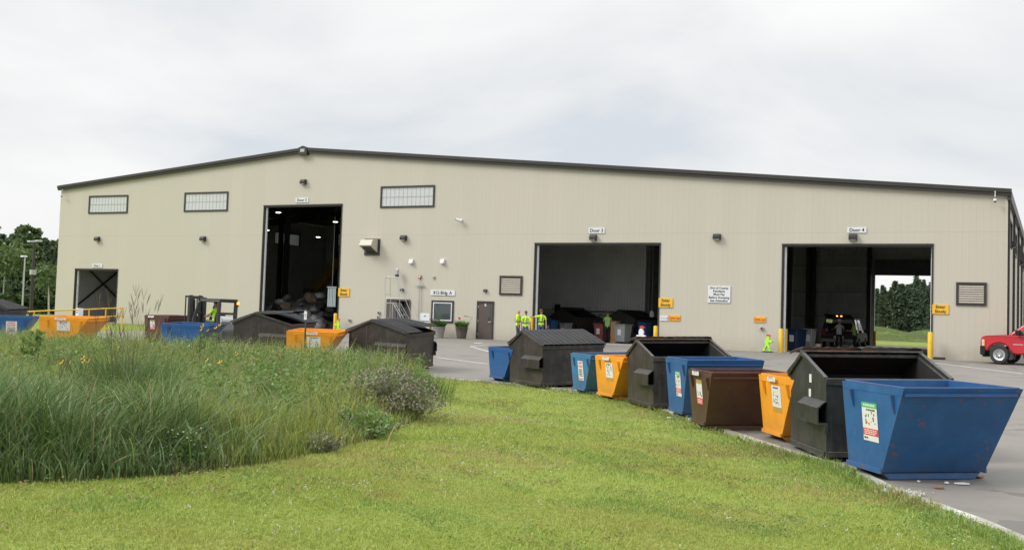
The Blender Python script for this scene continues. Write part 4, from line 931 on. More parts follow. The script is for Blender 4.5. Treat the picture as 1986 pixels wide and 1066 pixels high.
cb = MB(); cb.loft([[(-.32, -.86, 1.21), (-.32, .86, 1.21), (-2.9, .88, 1.2), (-2.9, -.88, 1.2)], [(-1.12, -.70, 1.84), (-1.12, .70, 1.84), (-2.72, .72, 1.86), (-2.72, -.72, 1.86)]]); cb.build('cab', M['red_paint'], tr, bevel=.06, segs=3, smooth=True)
def cabp(fx, sy, fz, off):   # point on cab flank
    y_ = .87+(.71-.87)*fz; return (fx, sy*(y_+off), 1.2+.65*fz)
for sy in (-1, 1):
    for x0, x1, x2, x3 in ((-.72, -1.82, -1.82, -1.22), (-1.92, -2.68, -2.62, -1.92)):
        q = [cabp(x0, sy, .10, .01), cabp(x1, sy, .10, .01), cabp(x2, sy, .86, .01), cabp(x3, sy, .86, .01)]; q2 = [(a, b*.97, c) for a, b, c in q]; MB().loft([q2, q]).build('side_window', M['glass'], tr)
MB().loft([[(-.40, -.76, 1.26), (-.40, .76, 1.26), (-1.06, .63, 1.80), (-1.06, -.63, 1.80)], [(-.36, -.76, 1.28), (-.36, .76, 1.28), (-1.02, .63, 1.82), (-1.02, -.63, 1.82)]]).build('windshield', M['glass'], tr)
for sy in (-1, 1):
    for x_ in (0, -3.65):
        w = MB().lathe([(.24, -.12), (.35, -.13), (.385, -.09), (.39, 0), (.385, .09), (.35, .13), (.24, .12)], 28, (x_, sy*.86, .39), 'y', 0, False).build('wheel', M['rubber'], tr, smooth=True)
        rm = MB().lathe([(.02, sy*.085), (.06, sy*.105), (.07, sy*.06), (.16, sy*.055), (.175, sy*.085), (.235, sy*.115), (.245, sy*.12), (.245, -sy*.1), (.02, -sy*.1)], 24, (x_, sy*.86, .39), 'y').build('rim', M['steel_rim'], w, smooth=True)
        hb = MB()
        for k in range(8):
            a = k*math.pi/4+.2; hb.lathe([(.026, sy*.066), (.026, sy*.055+sy*.02)], 8, (x_+.118*math.cos(a), sy*.86, .39+.118*math.sin(a)), 'y')
        hb.build('rim_hole', M['black_metal'], w)
    MB().lathe([(.505, sy*.70), (.505, sy*.965), (.47, sy*.965), (.47, sy*.70)], 24, (0, 0, .38), 'y').build('wheel_arch_lining', M['black_plastic'], tr) if False else None
bm_ = MB(); bm_.loft([[(x_, y_, z_) for x_, y_ in ((.56, -.99), (.90, -.965), (1.05, -.6), (1.09, 0), (1.05, .6), (.90, .965), (.56, .99), (.8, .9), (.8, -.9))] for z_ in (.35, .74)]); bm_.build('bumper', M['black_plastic'], tr, bevel=.03, segs=2)
MB().loft([[(x_, y_, z_) for x_, y_ in ((.6, -.8), (.86, -.7), (.9, 0), (.86, .7), (.6, .8))] for z_ in (.27, .379)]).build('air_dam', M['black_plastic'], tr)
for sy in (-1, 1):
    for k, (z0, z1) in enumerate(((.735, .86), (.875, 1.0))):
        l = MB(); l.loft([[(.935, sy*.60, z_), (.925, sy*.80, z_), (.80, sy*.915, z_), (.62, sy*.965, z_), (.62, sy*.90, z_), (.80, sy*.6, z_)] for z_ in (z0, z1)]); l.build('headlight', M['lamp_clear'], tr)
    MB().box(.60, .665, sy*.935, sy*.969, .74, 1.0).build('side_marker', M['lamp_amber'], tr)
    mb = MB(); mb.box(-.86, -.66, sy*.92-(.0 if sy > 0 else .22), sy*.92+(.22 if sy > 0 else .0), 1.22, 1.44); mb.build('mirror', M['black_plastic'], tr, bevel=.03)
    MB().box(-.95, -.55, sy*.978, sy*.985, .82, .855).build('badge', M['steel_rim'], tr); MB().box(-1.9, -1.72, sy*.975, sy*1.005, 1.02, 1.06).build('door_handle', M['black_plastic'], tr)
MB().box(.9, .955, -.58, .58, .74, 1.0).build('grille', M['black_plastic'], tr)
MB().loft([[(-.12-.05*0, y_, .30) for y_ in (0,)]]) if False else None
for sy in (-1, 1): MB().prism([(-.50, .48), (-.56, .48), (-.60, .22), (-.54, .22)], 'y', sy*.86-.1, sy*.86+.1).build('mud_flap', M['black_plastic'], tr)
for ch in tr.children:
    if ch.name.startswith('wheel'): continue
    for v in ch.data.vertices:
        if v.co.x > .52: v.co.x = .52+(v.co.x-.52)*.66
# ------------------------------------------------------------------ dark car with open tailgate inside door 4
sp = at_px(1628, 65.5); SDIR = math.atan2(ray(1628, 600)[1], ray(1628, 600)[0])-R(8)      # forward = away from us
sv = thing('suv', 'dark red family car with its tailgate raised, parked inside door 4', 'car', (sp[0], sp[1], .014), SDIR); sv.scale = (1.1, 1.12, 1.06)
M['suv_paint'] = mat('dark_maroon_paint', (.02, .010, .013), .45, .1, 2, spec=.3)
b = MB(); b.prism([(.0, .40), (-.02, .75), (.0, .95), (4.2, .98), (4.65, .85), (4.7, .4)], 'y', -.93, .93); b.build('body', M['suv_paint'], sv, bevel=.07, segs=2, smooth=True)
g = MB(); th = .05
outer = [(.05, 1.75), (2.6, 1.78), (3.5, 1.0)]
for sy in (-1, 1):
    g.loft([[(.0, sy*.90, .95), (.12, sy*.90, .95), (.30, sy*.76, 1.70), (.18, sy*.76, 1.72)], [(.0, sy*.84, .95), (.12, sy*.84, .95), (.30, sy*.70, 1.70), (.18, sy*.70, 1.72)]])
    g.loft([[(1.3, sy*.89, .96), (1.42, sy*.89, .96), (1.42, sy*.75, 1.72), (1.3, sy*.75, 1.72)], [(1.3, sy*.84, .96), (1.42, sy*.84, .96), (1.42, sy*.7, 1.72), (1.3, sy*.7, 1.72)]])
    g.loft([[(3.4, sy*.86, .97), (3.55, sy*.86, .97), (2.7, sy*.74, 1.73), (2.55, sy*.74, 1.73)], [(3.4, sy*.80, .97), (3.55, sy*.80, .97), (2.7, sy*.69, 1.73), (2.55, sy*.69, 1.73)]])
g.box(.16, 2.72, -.77, .77, 1.72, 1.79); g.build('roof', M['suv_paint'], sv, bevel=.02)
CG = glass('car_side_glass', (.3, .33, .35), .05)
for sy in (-1, 1):
    for a, b_, c_, d_ in ((.13, 1.29, 1.29, .29), (1.43, 3.38, 2.56, 1.43)): MB().loft([[(a, sy*.87, .97), (b_, sy*.87, .97), (c_, sy*.73, 1.70), (d_, sy*.73, 1.70)], [(a, sy*.85, .97), (b_, sy*.85, .97), (c_, sy*.71, 1.70), (d_, sy*.71, 1.70)]]).build('side_window', CG, sv)
tg_ = MB(); tg_.loft([[(.18, -.74, 1.80), (.18, .74, 1.80), (-.75, .70, 1.93), (-.75, -.70, 1.93)], [(.18, -.74, 1.86), (.18, .74, 1.86), (-.75, .70, 1.99), (-.75, -.70, 1.99)]]); to = tg_.build('tailgate', M['suv_paint'], sv, bevel=.02)
MB().box(-.6, -.52, .0, .08, 1.86, 1.905).build('tailgate_lamp', emit('warm_lamp', (1, .35, .12), 3.), to); MB().box(-.6, -.52, -.22, -.14, 1.86, 1.905).build('tailgate_lamp', emit('warm_lamp', (1, .35, .12), 3.), to)
ci = MB(); ci.box(.02, 1.3, -.78, .78, .955, .99); ci.box(1.3, 1.4, -.78, .78, .99, 1.5); ci.build('cargo_floor', M['black_cloth'], sv)
for sy in (-1, 1):
    MB().loft([[(-.035, sy*.70, z_), (-.035, sy*.915, z_), (.12, sy*.945, z_), (.12, sy*.70, z_)] for z_ in (.78, 1.15)]).build('tail_light', mat('tail_lamp_red', (.16, .01, .01), .3, .05), sv)
    for x_ in (.95, 3.75): MB().lathe([(.2, -.1), (.33, -.11), (.345, 0), (.33, .11), (.2, .11)], 20, (x_, sy*.84, .345), 'y', 0, False).build('wheel', M['rubber'], sv, smooth=True); MB().lathe([(.21, -.08), (.21, .08)], 18, (x_, sy*.84, .345), 'y').build('rim', M['steel_rim'], sv)
    MB().box(3.1, 3.25, sy*.93, sy*1.1, 1.0, 1.16).build('mirror', M['black_plastic'], sv, bevel=.02)
MB().box(-.07, -.02, -.93, .93, .42, .60).build('bumper', mat('silver_plastic', (.25, .25, .26), .4, .05), sv, bevel=.02); MB().box(-.085, -.071, -.26, .26, .63, .76).build('number_plate', M['sign_white'], sv)
# ------------------------------------------------------------------ things on and near the wall
def bollard(px, y, label, h=1.12, r_=.11):
    P = at_y(px, 640, y); z = tz(P[0], P[1]) if y < 0 else .012
    b = thing('bollard', label, 'bollard', (P[0], P[1], z), 0, 'yellow bollards at the doors')
    MB().lathe([(r_, 0), (r_, h-.05), (r_*.8, h-.015), (r_*.3, h)], 16).build('post', M['yellow_paint'], b, smooth=True); MB().lathe([(r_*1.25, .0), (r_*1.2, .03)], 16).build('collar', M['concrete'], b)
bollard(497, -.6, 'yellow bollard outside the left edge of door 2'); bollard(519.5, .9, 'yellow bollard just inside the left edge of door 2'); bollard(649.5, -.5, 'yellow bollard at the right edge of door 2', 1.2)
bollard(1030.5, -.6, 'yellow bollard behind the three workers, left of door 3', 1.35); bollard(1271.5, -.5, 'yellow bollard at the right edge of door 3')
bollard(1515, -.55, 'yellow bollard outside the left edge of door 4', 1.2, .12); bollard(1523.5, .55, 'yellow bollard just inside the left edge of door 4', 1.2, .1); bollard(1804.5, -.55, 'yellow bollard at the right edge of door 4', 1.28, .12); bollard(1696.5, 30.9, 'yellow bollard far inside beside the bright rear opening', 1.15)
# green safety figures: flat plastic cut-outs with a flag-carrying outline, built with thickness
M['lime'] = mat('lime_plastic', (.36, .72, .04), .45, .08); M['cap_red'] = mat('red_plastic', (.55, .05, .03), .45, .08)
FIG = [(-.26, .0), (-.10, .02), (-.16, .12), (-.02, .34), (.10, .18), (.08, .02), (.26, .02), (.26, .10), (.19, .12), (.20, .26), (.10, .44), (.13, .56), (.26, .52), (.40, .60), (.40, .68), (.26, .64), (.14, .72), (.13, .78), (.18, .86), (.14, .97), (.04, 1.02), (-.06, .98), (-.09, .86), (-.06, .78), (-.16, .70), (-.20, .52), (-.14, .42), (-.22, .22), (-.36, .10)]
def figure(px, y, label, h, m='lime', mirror=1, poly=FIG):
    P = at_y(px, 660, y); r = thing('safety_figure', label, 'safety figure', (P[0], P[1], tz(P[0], P[1])+.004), R(-22), 'plastic warning figures')
    MB().prism([(a*mirror*h, b*h+.03) for a, b in poly], 'y', -.05, .05).build('body', M[m], r, bevel=.015)
    cap_ = [(-.10, .95), (.16, .93), (.22, .95), (.13, 1.0), (.05, 1.05), (-.05, 1.03)]; MB().prism([(a*mirror*h, b*h+.03) for a, b in cap_], 'y', -.06, .06).build('cap', M['cap_red'], r)
    MB().box(-.3*h, .3*h, -.16, .16, 0, .029).build('base', M['black_plastic'], r)
figure(1489, -.9, 'lime green running warning figure with red cap on the wall left of door 4', .82)
figure(655, -1.5, 'lime green warning figure in front of the bollard at door 2', .82, 'lime', -1)
SNOW = [(-.24, .0), (.24, .0), (.30, .2), (.24, .40), (.14, .48), (.30, .50), (.30, .56), (.14, .58), (.17, .72), (.12, .86), (0, .92), (-.12, .86), (-.17, .72), (-.13, .58), (-.32, .56), (-.32, .50), (-.14, .48), (-.24, .40), (-.30, .2)]
figure(1243.5, -1.2, 'white rounded figure with red cap at the right edge of door 3', 1.02, 'sign_white', 1, SNOW)
# rolling ladder
a = at_y(750, 620, -1.4); b_ = at_y(806, 620, -1.5)
ld = thing('rolling_ladder', 'grey rolling steel ladder with platform and handrails by the open door', 'ladder', (a[0], -1.5, tz(a[0], -1.5)+.004), R(2))
LH, PX0, PX1, BX = 1.92, .10, .62, 1.86
mb = MB()
for y in (-.30, .30):
    mb.tube([(PX0, y, .1), (PX0, y, LH)], .02, 6); mb.tube([(PX1, y, .1), (PX1-.02, y, LH)], .02, 6); mb.tube([(PX1, y, LH), (BX, y, .12)], .024, 6); mb.tube([(PX1+.16, y, LH), (BX+.16, y, .12)], .02, 6)
    mb.tube([(PX0, y, .55), (BX-.3, y, .60)], .02, 6); mb.tube([(PX0, y, .1), (BX+.1, y, .1)], .022, 6)
for x_ in (PX0, PX1, BX): mb.tube([(x_, -.3, .12), (x_, .3, .12)], .02, 6)
mb.build('frame', M['galv'], ld)
rl = MB()
for y in (-.30, .30):
    rl.tube([(PX0, y, LH), (PX0, y, LH+.45), (PX0-.06, y, LH+.75), (PX0-.06, y, LH+1.45), (PX0+.05, y, LH+1.52), (PX1+.1, y, LH+1.52), (PX1+.3, y, LH+1.25), (BX+.2, y, .95), (BX+.32, y, .2)], .017, 6)
    rl.tube([(PX0, y, LH+.28), (PX1, y, LH+.28), (PX1+.3, y, LH+.28)], .015, 6)
rl.tube([(PX0, -.3, LH+.5), (PX0, .3, LH+.5)], .015, 6); rl.tube([(PX0-.06, -.3, LH+1.45), (PX0-.06, .3, LH+1.45)], .015, 6); rl.build('handrail', M['galv'], ld)
stp = MB()
for k in range(7): f = (k+.5)/7; xx = PX1+(BX-PX1)*(1-f); stp.box(xx-.02, xx+.22, -.29, .29, LH*f-.02, LH*f+.012)
stp.build('treads', M['galv'], ld); MB().box(PX0, PX1+.12, -.3, .3, LH-.02, LH+.02).build('platform', M['galv'], ld)
for x_ in (PX0, BX):
    for y in (-.33, .33): MB().lathe([(.06, -.02), (.06, .02)], 12, (x_, y, .062), 'y').build('wheel', M['rubber'], ld)
# antenna-like pole lamp above the ladder
x, _, z = at_y(771, 560, -.3); an = thing('pole_camera', 'thin leaning pole carrying a grey camera head above the rolling ladder', 'camera pole', (x, -.3, 0))
_, _, zt = at_y(770, 536, -.3); xt = at_y(770, 536, -.3)[0]-x; xb = at_y(775, 590, -.3)[0]-x
MB().tube([(xb, 0, .02), (xb, 0, 2.2), (xt, 0, zt)], .02, 6).build('pole', M['galv'], an)
MB().box(xt-.11, xt+.08, -.10, .10, zt+.10, zt+.42).build('camera_head', M['galv'], an, bevel=.03); MB().box(xt-.09, xt+.09, -.08, .08, zt-.02, zt+.098).build('mount', M['dark_trim'], an); MB().box(xt-.04, xt+.1, -.04, .04, zt+.421, zt+.48).build('aerial', M['sign_white'], an)
# white standing sign
a = at_y(815.5, 607, -1.3); b_ = at_y(832.5, 640, -1.3); w, cx = b_[0]-a[0], (a[0]+b_[0])/2
ss = thing('standing_sign', 'narrow white standing sign with lines of black text by the thin pipe', 'sign', (cx, -1.3, tz(cx, -1.3)+.004))
hs = a[2]-tz(cx, -1.3); MB().box(-w/2, w/2, -.02, .02, .06, hs).build('board', M['sign_white'], ss, bevel=.01); MB().box(-w/2-.05, w/2+.05, -.25, .25, 0, .058).build('foot', M['black_plastic'], ss)
for i, s_ in enumerate(['All', 'Customers', 'Must Stop', 'Here']):
    tm_ = text_mesh(s_, .16 if i else .12, M['sign_black'], ss); wd_ = max(v.co.x for v in tm_.data.vertices)*2; tm_.scale = (min(1, w*.88/wd_), 1, 1); tm_.location = (0, -.024, hs-.16-.29*i)
# planters
M['pot_stone'] = mat('stone_pot', (.30, .29, .26), .8, .15, 5); M['pot_wood'] = mat('dark_barrel', (.09, .075, .06), .8, .2, 5)
def leafmat(name, c1, c2, trans=.35, island=True, noise=None):
    t = NT(name); rnd = t.node('ShaderNodeNewGeometry').outputs['Random Per Island']
    c = t.mix(rnd, c1, c2)
    if noise: c = t.mix(t.map(t.noise(t.obj(), noise[0], 4), noise[1], noise[2]), c, t.mix(.75, c, noise[3]))
    d = t.node('ShaderNodeBsdfDiffuse'); tr_ = t.node('ShaderNodeBsdfTranslucent'); t.put(d.inputs[0], c); t.put(tr_.inputs[0], c)
    ms_ = t.node('ShaderNodeMixShader'); ms_.inputs[0].default_value = trans; t.l.new(d.outputs[0], ms_.inputs[1]); t.l.new(tr_.outputs[0], ms_.inputs[2])
    gl = t.node('ShaderNodeBsdfGlossy'); gl.inputs['Roughness'].default_value = .45; gl.inputs['Color'].default_value = (.9, 1, .9, 1)
    m3 = t.node('ShaderNodeMixShader'); m3.inputs[0].default_value = .03; t.l.new(ms_.outputs[0], m3.inputs[1]); t.l.new(gl.outputs[0], m3.inputs[2])
    t.l.new(m3.outputs[0], t.n['Material Output'].inputs['Surface']); return t.m
def blades(xy, z, h, w, lean, ang=None, levels=3, rng=RNG):
    n = len(xy); ang = rng.uniform(0, 2*np.pi, n) if ang is None else ang
    d = np.stack([np.cos(ang), np.sin(ang)], 1); fa = ang+np.pi/2+rng.normal(0, .7, n); wv = np.stack([np.cos(fa), np.sin(fa)], 1)
    V = np.zeros((n, 2*levels+1, 3))
    for k in range(levels+1):
        t = k/levels; hor = lean*h*t**2.2; up_ = h*(t-.38*np.minimum(lean, 1.2)*t**3)
        c = np.stack([xy[:, 0]+d[:, 0]*hor, xy[:, 1]+d[:, 1]*hor, z+up_], 1)
        if k < levels:
            ww = w*(1-.75*t**1.6)*(.7 if k == 0 else 1); V[:, 2*k, :] = c; V[:, 2*k+1, :] = c
            V[:, 2*k, :2] -= wv*(ww/2)[:, None]; V[:, 2*k+1, :2] += wv*(ww/2)[:, None]
        else: V[:, 2*k, :] = c
    loc = []; cnt = []
    for k in range(levels-1): loc += [2*k, 2*k+1, 2*k+3, 2*k+2]; cnt.append(4)
    loc += [2*levels-2, 2*levels-1, 2*levels]; cnt.append(3)
    m = 2*levels+1; idx = (np.arange(n)[:, None]*m+np.array(loc)[None]).ravel()
    return V.reshape(-1, 3), np.tile(cnt, n), idx, len(cnt)
def leafquads(C, size, rng=RNG, flat=.0, asp=1.6):
    n = len(C); a = rng.normal(size=(n, 3)); a[:, 2] *= 1-flat; a /= np.linalg.norm(a, axis=1)[:, None]
    b = rng.normal(size=(n, 3)); b -= a*(a*b).sum(1)[:, None]; b /= np.linalg.norm(b, axis=1)[:, None]
    s_ = np.broadcast_to(np.asarray(size, float), (n,))[:, None]
    V = np.stack([C-a*s_*.5*asp, C+b*s_*.38, C+a*s_*.5*asp, C-b*s_*.38], 1)
    return V.reshape(-1, 3), np.full(n, 4), np.arange(4*n)
M['leaf_pot'] = leafmat('potted_leaves', (.07, .15, .02), (.13, .24, .05)); M['leaf_fern'] = leafmat('fern_leaves', (.05, .11, .02), (.09, .17, .04))
def planter(px, y, label, pot, kind, h=.62, r0=.26, r1=.36):
    P = at_y(px, 650, y); r = thing('planter', label, 'planter', (P[0], P[1], tz(P[0], P[1])+.004))
    MB().lathe([(r0, 0), (r0*1.02, .02), ((r0+r1)/2, h*.5), (r1, h-.05), (r1*1.06, h-.02), (r1*1.04, h), (r1*.92, h), (r1*.9, h-.08)], 20).build('pot', M[pot], r, smooth=True)
    n = 420; rr = np.random.default_rng(int(px)); aa = rr.uniform(0, 6.28, n); rad = r1*.9*np.sqrt(rr.uniform(0, 1, n)); xy = np.stack([np.cos(aa)*rad, np.sin(aa)*rad], 1)
    v, c, i, _ = blades(xy, np.full(n, h-.08), rr.uniform(.25, .62, n), np.full(n, .035), rr.uniform(.2, 1.1, n), aa+rr.normal(0, .5, n), 3, rr); npmesh('plant', v, c, i, M[kind], None, r); return r
pa = planter(851, -1.0, 'pale stone planter with dark green fern under the office window', 'pot_stone', 'leaf_fern'); pb = planter(895, -.9, 'dark barrel planter with bright grass and a pinwheel flower', 'pot_wood', 'leaf_pot', .66)
pw = MB()
for k in range(8): a = k*math.pi/4; pw.loft([[(.0, -.3, 1.16), (.06*math.cos(a-.35), -.3, 1.16+.06*math.sin(a-.35)), (.20*math.cos(a), -.3, 1.16+.20*math.sin(a)), (.06*math.cos(a+.35), -.3, 1.16+.06*math.sin(a+.35))], [(.0, -.29, 1.16), (.06*math.cos(a-.35), -.29, 1.16+.06*math.sin(a-.35)), (.20*math.cos(a), -.29, 1.16+.20*math.sin(a)), (.06*math.cos(a+.35), -.29, 1.16+.06*math.sin(a+.35))]])
pi_ = thing('garden_pinwheel', 'white pinwheel flower with red centre stuck in the barrel planter', 'pinwheel', pb.location[:]); pi_.location.y += .0
pw.build('petals', M['sign_white'], pi_); MB().lathe([(.085, -.32), (.06, -.301)], 12, (0, 0, 1.16), 'y').build('centre', M['cap_red'], pi_); MB().tube([(0, -.28, .5), (0, -.28, 1.16)], .012, 6).build('stick', M['galv'], pi_)
MB().tube([(.25, -.1, .55), (.72, -.1, 1.22), (.2, -.1, 1.3)], [.012, .012, .03], 6).build('tail', mat('weathered_wood', (.18, .14, .1), .8), pi_)
# cart with red top next to the window and a small yellow post
P = at_y(845, 640, -.9); tb = thing('side_table', 'small dark stand with a reddish top under the left edge of the office window', 'table', (P[0]-.1, P[1], tz(P[0], P[1])+.004))
MB().box(-.36, .26, -.25, .2, 1.0, 1.06).build('top', mat('red_brown_top', (.19, .07, .045), .6), tb, bevel=.01)
for sx in (-.3, .2):
    for y in (-.2, .15): MB().tube([(sx, y, 0), (sx, y, 1.0)], .02, 6).build('leg', M['black_metal'], tb)
MB().box(-.3, .2, -.2, .15, .62, .66).build('shelf', M['black_metal'], tb)
P = at_y(834, 640, -1.1); yp_ = thing('marker_post', 'short yellow post behind the white standing sign', 'post', (P[0], P[1], tz(P[0], P[1]))); MB().lathe([(.08, 0), (.08, .78), (.05, .82)], 12).build('post', M['yellow_paint'], yp_); MB().lathe([(.1, 0), (.1, .02)], 12).build('foot', M['black_metal'], yp_)
# handrail at door 1
hr = thing('handrail', 'yellow tube handrail along the ramp in front of door 1', 'handrail', (0, 0, 0)); d0, d1 = 55, 60.5
pts = [at_depth(28, 605.5, 52), at_depth(96, 602, 54), at_depth(173, 599.5, 56.5), at_depth(205.5, 598, 57.5), at_depth(225, 597.5, 58), at_depth(238, 597, 58.4)]
lowp = [np.array([p[0], p[1], p[2]-.42]) for p in pts]
mb = MB().tube(pts, .035, 8); mb.build('top_rail', M['yellow_paint'], hr); MB().tube(lowp, .03, 8).build('middle_rail', M['yellow_paint'], hr)
for p in [pts[0], at_depth(66.5, 603.7, 53), pts[2], pts[3], pts[5]]: MB().tube([(p[0], p[1], tz(p[0], p[1])-.05), p], .032, 8).build('post', M['yellow_paint'], hr)
P = at_px(154.5, 56); bx = thing('control_box', 'pale grey control box on a post in front of door 1', 'control box', P)
z0 = at_depth(154, 612.5, 56)[2]-P[2]; z1 = at_depth(154, 597.5, 56)[2]-P[2]
MB().box(-.23, .22, -.12, .12, z0, z1).build('cabinet', M['sign_white'], bx, bevel=.012); MB().box(-.04, .04, -.14, -.121, z0+.14, z0+.24).build('lock', M['black_metal'], bx); MB().tube([(0, 0, 0), (0, 0, z0)], .04, 8).build('post', M['galv'], bx)
bx.rotation_euler = (0, 0, R(-25))
# post with small sign among the wildflowers
P = at_px(594, 33); h = at_depth(594, 603, 33)[2]-P[2]; mp_ = thing('marker_sign', 'green steel post with a tiny white sign and red symbol among the wildflowers', 'sign post', P, R(-20))
MB().box(-.03, .03, -.012, .012, 0, h).build('post', mat('green_post', (.018, .05, .03), .6), mp_); MB().box(-.065, .065, -.026, -.0125, h-.26, h+.0).build('plate', M['sign_white'], mp_)
m_ = MB(); m_.prism([(-.03, h-.13), (.03, h-.13), (0, h-.06)], 'y', -.03, -.0265); m_.box(-.012, .012, -.03, -.0265, h-.2, h-.135); m_.build('arrow', M['print_red'], mp_)
# light poles far left
for px, dep, ytop, label, arm, mt in [(60, 88, 470, 'dark tall light pole with crossarm in front of the wood', True, 'dark_trim'), (43, 100, 499, 'pale light pole with a small white lamp in front of the wood', False, 'galv')]:
    P = at_px(px, dep); h = at_depth(px+4, ytop, dep)[2]-P[2]; r = thing('light_pole', label, 'light pole', (P[0], P[1], P[2]), R(-20))
    MB().tube([(0, 0, 0), (0, 0, h)], [.16, .11] if arm else [.085, .06], 10).build('pole', M[mt], r)
    if arm: MB().tube([(-.75, 0, h+.02), (.85, 0, h+.02)], .05, 6).build('crossarm', M[mt], r)
    for sx in ((-.8, .85) if arm else (-.3,)): MB().box(sx-.32, sx+.32, -.2, .2, h+.03, h+.18).build('lamp_head', M['galv'] if arm else M['sign_white'], r, bevel=.03)
    MB().box(-.2, .2, -.2, .2, h-2.6, h-2.2).build('junction_box', M['galv'], r) if arm else None
# ------------------------------------------------------------------ things inside door 3
def cart_bin(px, y, label, m, w=.6, h=1.05, d=.6, group='wheeled carts inside door 3'):
    P = at_y(px, 640, y); r = thing('cart_bin', label, 'bin', (P[0], P[1], .014), R(-20), group)
    MB().loft([[(-w*.4, -d*.38, .08), (w*.4, -d*.38, .08), (w*.4, d*.38, .08), (-w*.4, d*.38, .08)], [(-w/2, -d/2, h), (w/2, -d/2, h), (w/2, d/2, h), (-w/2, d/2, h)]]).build('tub', M[m] if isinstance(m, str) else m, r, bevel=.03)
    MB().box(-w/2-.03, w/2+.03, -d/2-.03, d/2+.05, h+.002, h+.06).build('lid', M[m] if isinstance(m, str) else m, r, bevel=.015)
    for sx in (-1, 1): MB().lathe([(.1, -.03), (.1, .03)], 12, (sx*w*.36, d*.36, .1), 'x').build('wheel', M['rubber'], r)
    MB().box(-.13, .13, -d*.47, -d*.455, h*.45, h*.8).build('sticker', M['paper'], r)
M['cart_red'] = mat('faded_red_plastic', (.25, .07, .06), .6, .1); M['cart_grey'] = mat('grey_plastic', (.27, .28, .28), .6, .1); M['cart_blue'] = mat('blue_plastic', (.03, .11, .27), .5, .1); M['cart_dark'] = mat('navy_plastic', (.01, .028, .075), .5, .1); M['wood'] = mat('raw_wood', (.42, .24, .1), .7, .2, 5)
cart_bin(1166, 4.5, 'faded red cart bin left of the worker in the green vest', 'cart_red', .72, 1.05); cart_bin(1208, 3.8, 'grey cart bin right of the wooden post', 'cart_grey', .85, 1.05, .7); cart_bin(1068, 5.0, 'blue cart bin just right of the three workers inside door 3', 'cart_blue', .75, 1.15); cart_bin(1250, 6.0, 'blue cart bin at the right inside door 3', 'cart_blue', .6, 1.2); cart_bin(1260, 6.6, 'darker blue cart bin at the far right inside door 3', mat('dark_blue_plastic', (.015, .04, .12), .5), .6, 1.2); cart_bin(1097, 5.2, 'pale grey cart bin inside door 3 in front of the black opening', 'cart_grey', .55, 1.0)
P = at_y(1192, 650, 4.0); wp = thing('wooden_chute', 'upright raw wooden box standing beside the worker in the green vest', 'wooden box', (P[0], P[1], .014), R(-15)); MB().box(-.2, .2, -.15, .15, 0, 1.2).build('box', M['wood'], wp, bevel=.01); MB().box(-.24, .24, -.19, .19, 1.202, 1.26).build('top_board', M['wood'], wp)
P = at_y(1160, 640, 5.2); tbx = thing('trash_bag', 'black plastic bag lifted beside the worker in the green vest', 'trash bag', (P[0]+.05, P[1], 1.1)); 
def blob(seed, r_=.3, sub=3, pinch=True):
    b = bmesh.new(); bmesh.ops.create_icosphere(b, subdivisions=sub, radius=1); rr = random.Random(seed); from mathutils import noise as nz; off = Vector((rr.uniform(0, 50), rr.uniform(0, 50), 0))
    for v in b.verts:
        n = nz.noise(v.co*1.6+off)*.28+nz.noise(v.co*5+off)*.12; v.co *= 1+n; v.co.z *= .8
        if pinch and v.co.z > .55: k_ = 1-(v.co.z-.55)*1.3; v.co.x *= max(k_, .25); v.co.y *= max(k_, .25); v.co.z += .1
        v.co *= r_; v.co.z = max(v.co.z, -.55*r_)
    me = bpy.data.meshes.new('bag'); b.to_mesh(me); b.free(); me.polygons.foreach_set('use_smooth', [True]*len(me.polygons)); return me
mbag = blob(91, .42); mbag.materials.append(M['black_plastic']); link(bpy.data.objects.new('sack', mbag), tbx); MB().tube([(0, 0, .34), (.02, 0, .5), (.1, .02, .55)], [.05, .03, .05], 8).build('tied_neck', M['black_plastic'], tbx)
# dumpsters in the shade of door 3
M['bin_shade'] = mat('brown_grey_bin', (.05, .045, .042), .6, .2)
seat0 = seat
def seat(x, y, ro): return (x, y, .018), Euler((0, 0, ro))
for px, y, ro, l in [(1115, 8.2, 1.25, 'dark open dumpster against the concrete wall inside door 3, behind the pale grey cart'), (1226, 8.2, 1.25, 'dark peaked dumpster with red sticker behind the carts at the right inside door 3')]:
    P = at_y(px, 640, y); dd = dumpster(l, (P[0], P[1], ro, 2.2, 2.1, 1.4, 1.9), M['bin_shade'], ('closed', 'closed') if px > 1200 else ('open', 'open'), 'dumpsters inside door 3')
seat = seat0
P = at_y(1264, 608, 8); wn2 = thing('hanging_notice', 'small bright notice hanging in the dark at the right inside door 3', 'notice', (P[0], P[1], P[2])); MB().prism([(-.12, -.2), (.12, -.2), (.12, .06), (.02, .2), (-.12, .12)], 'y', -.02, .02).build('board', M['sign_white'], wn2); MB().tube([(0, 0, .14), (0, 0, 7.2)], .01, 6).build('cord', M['galv'], wn2)
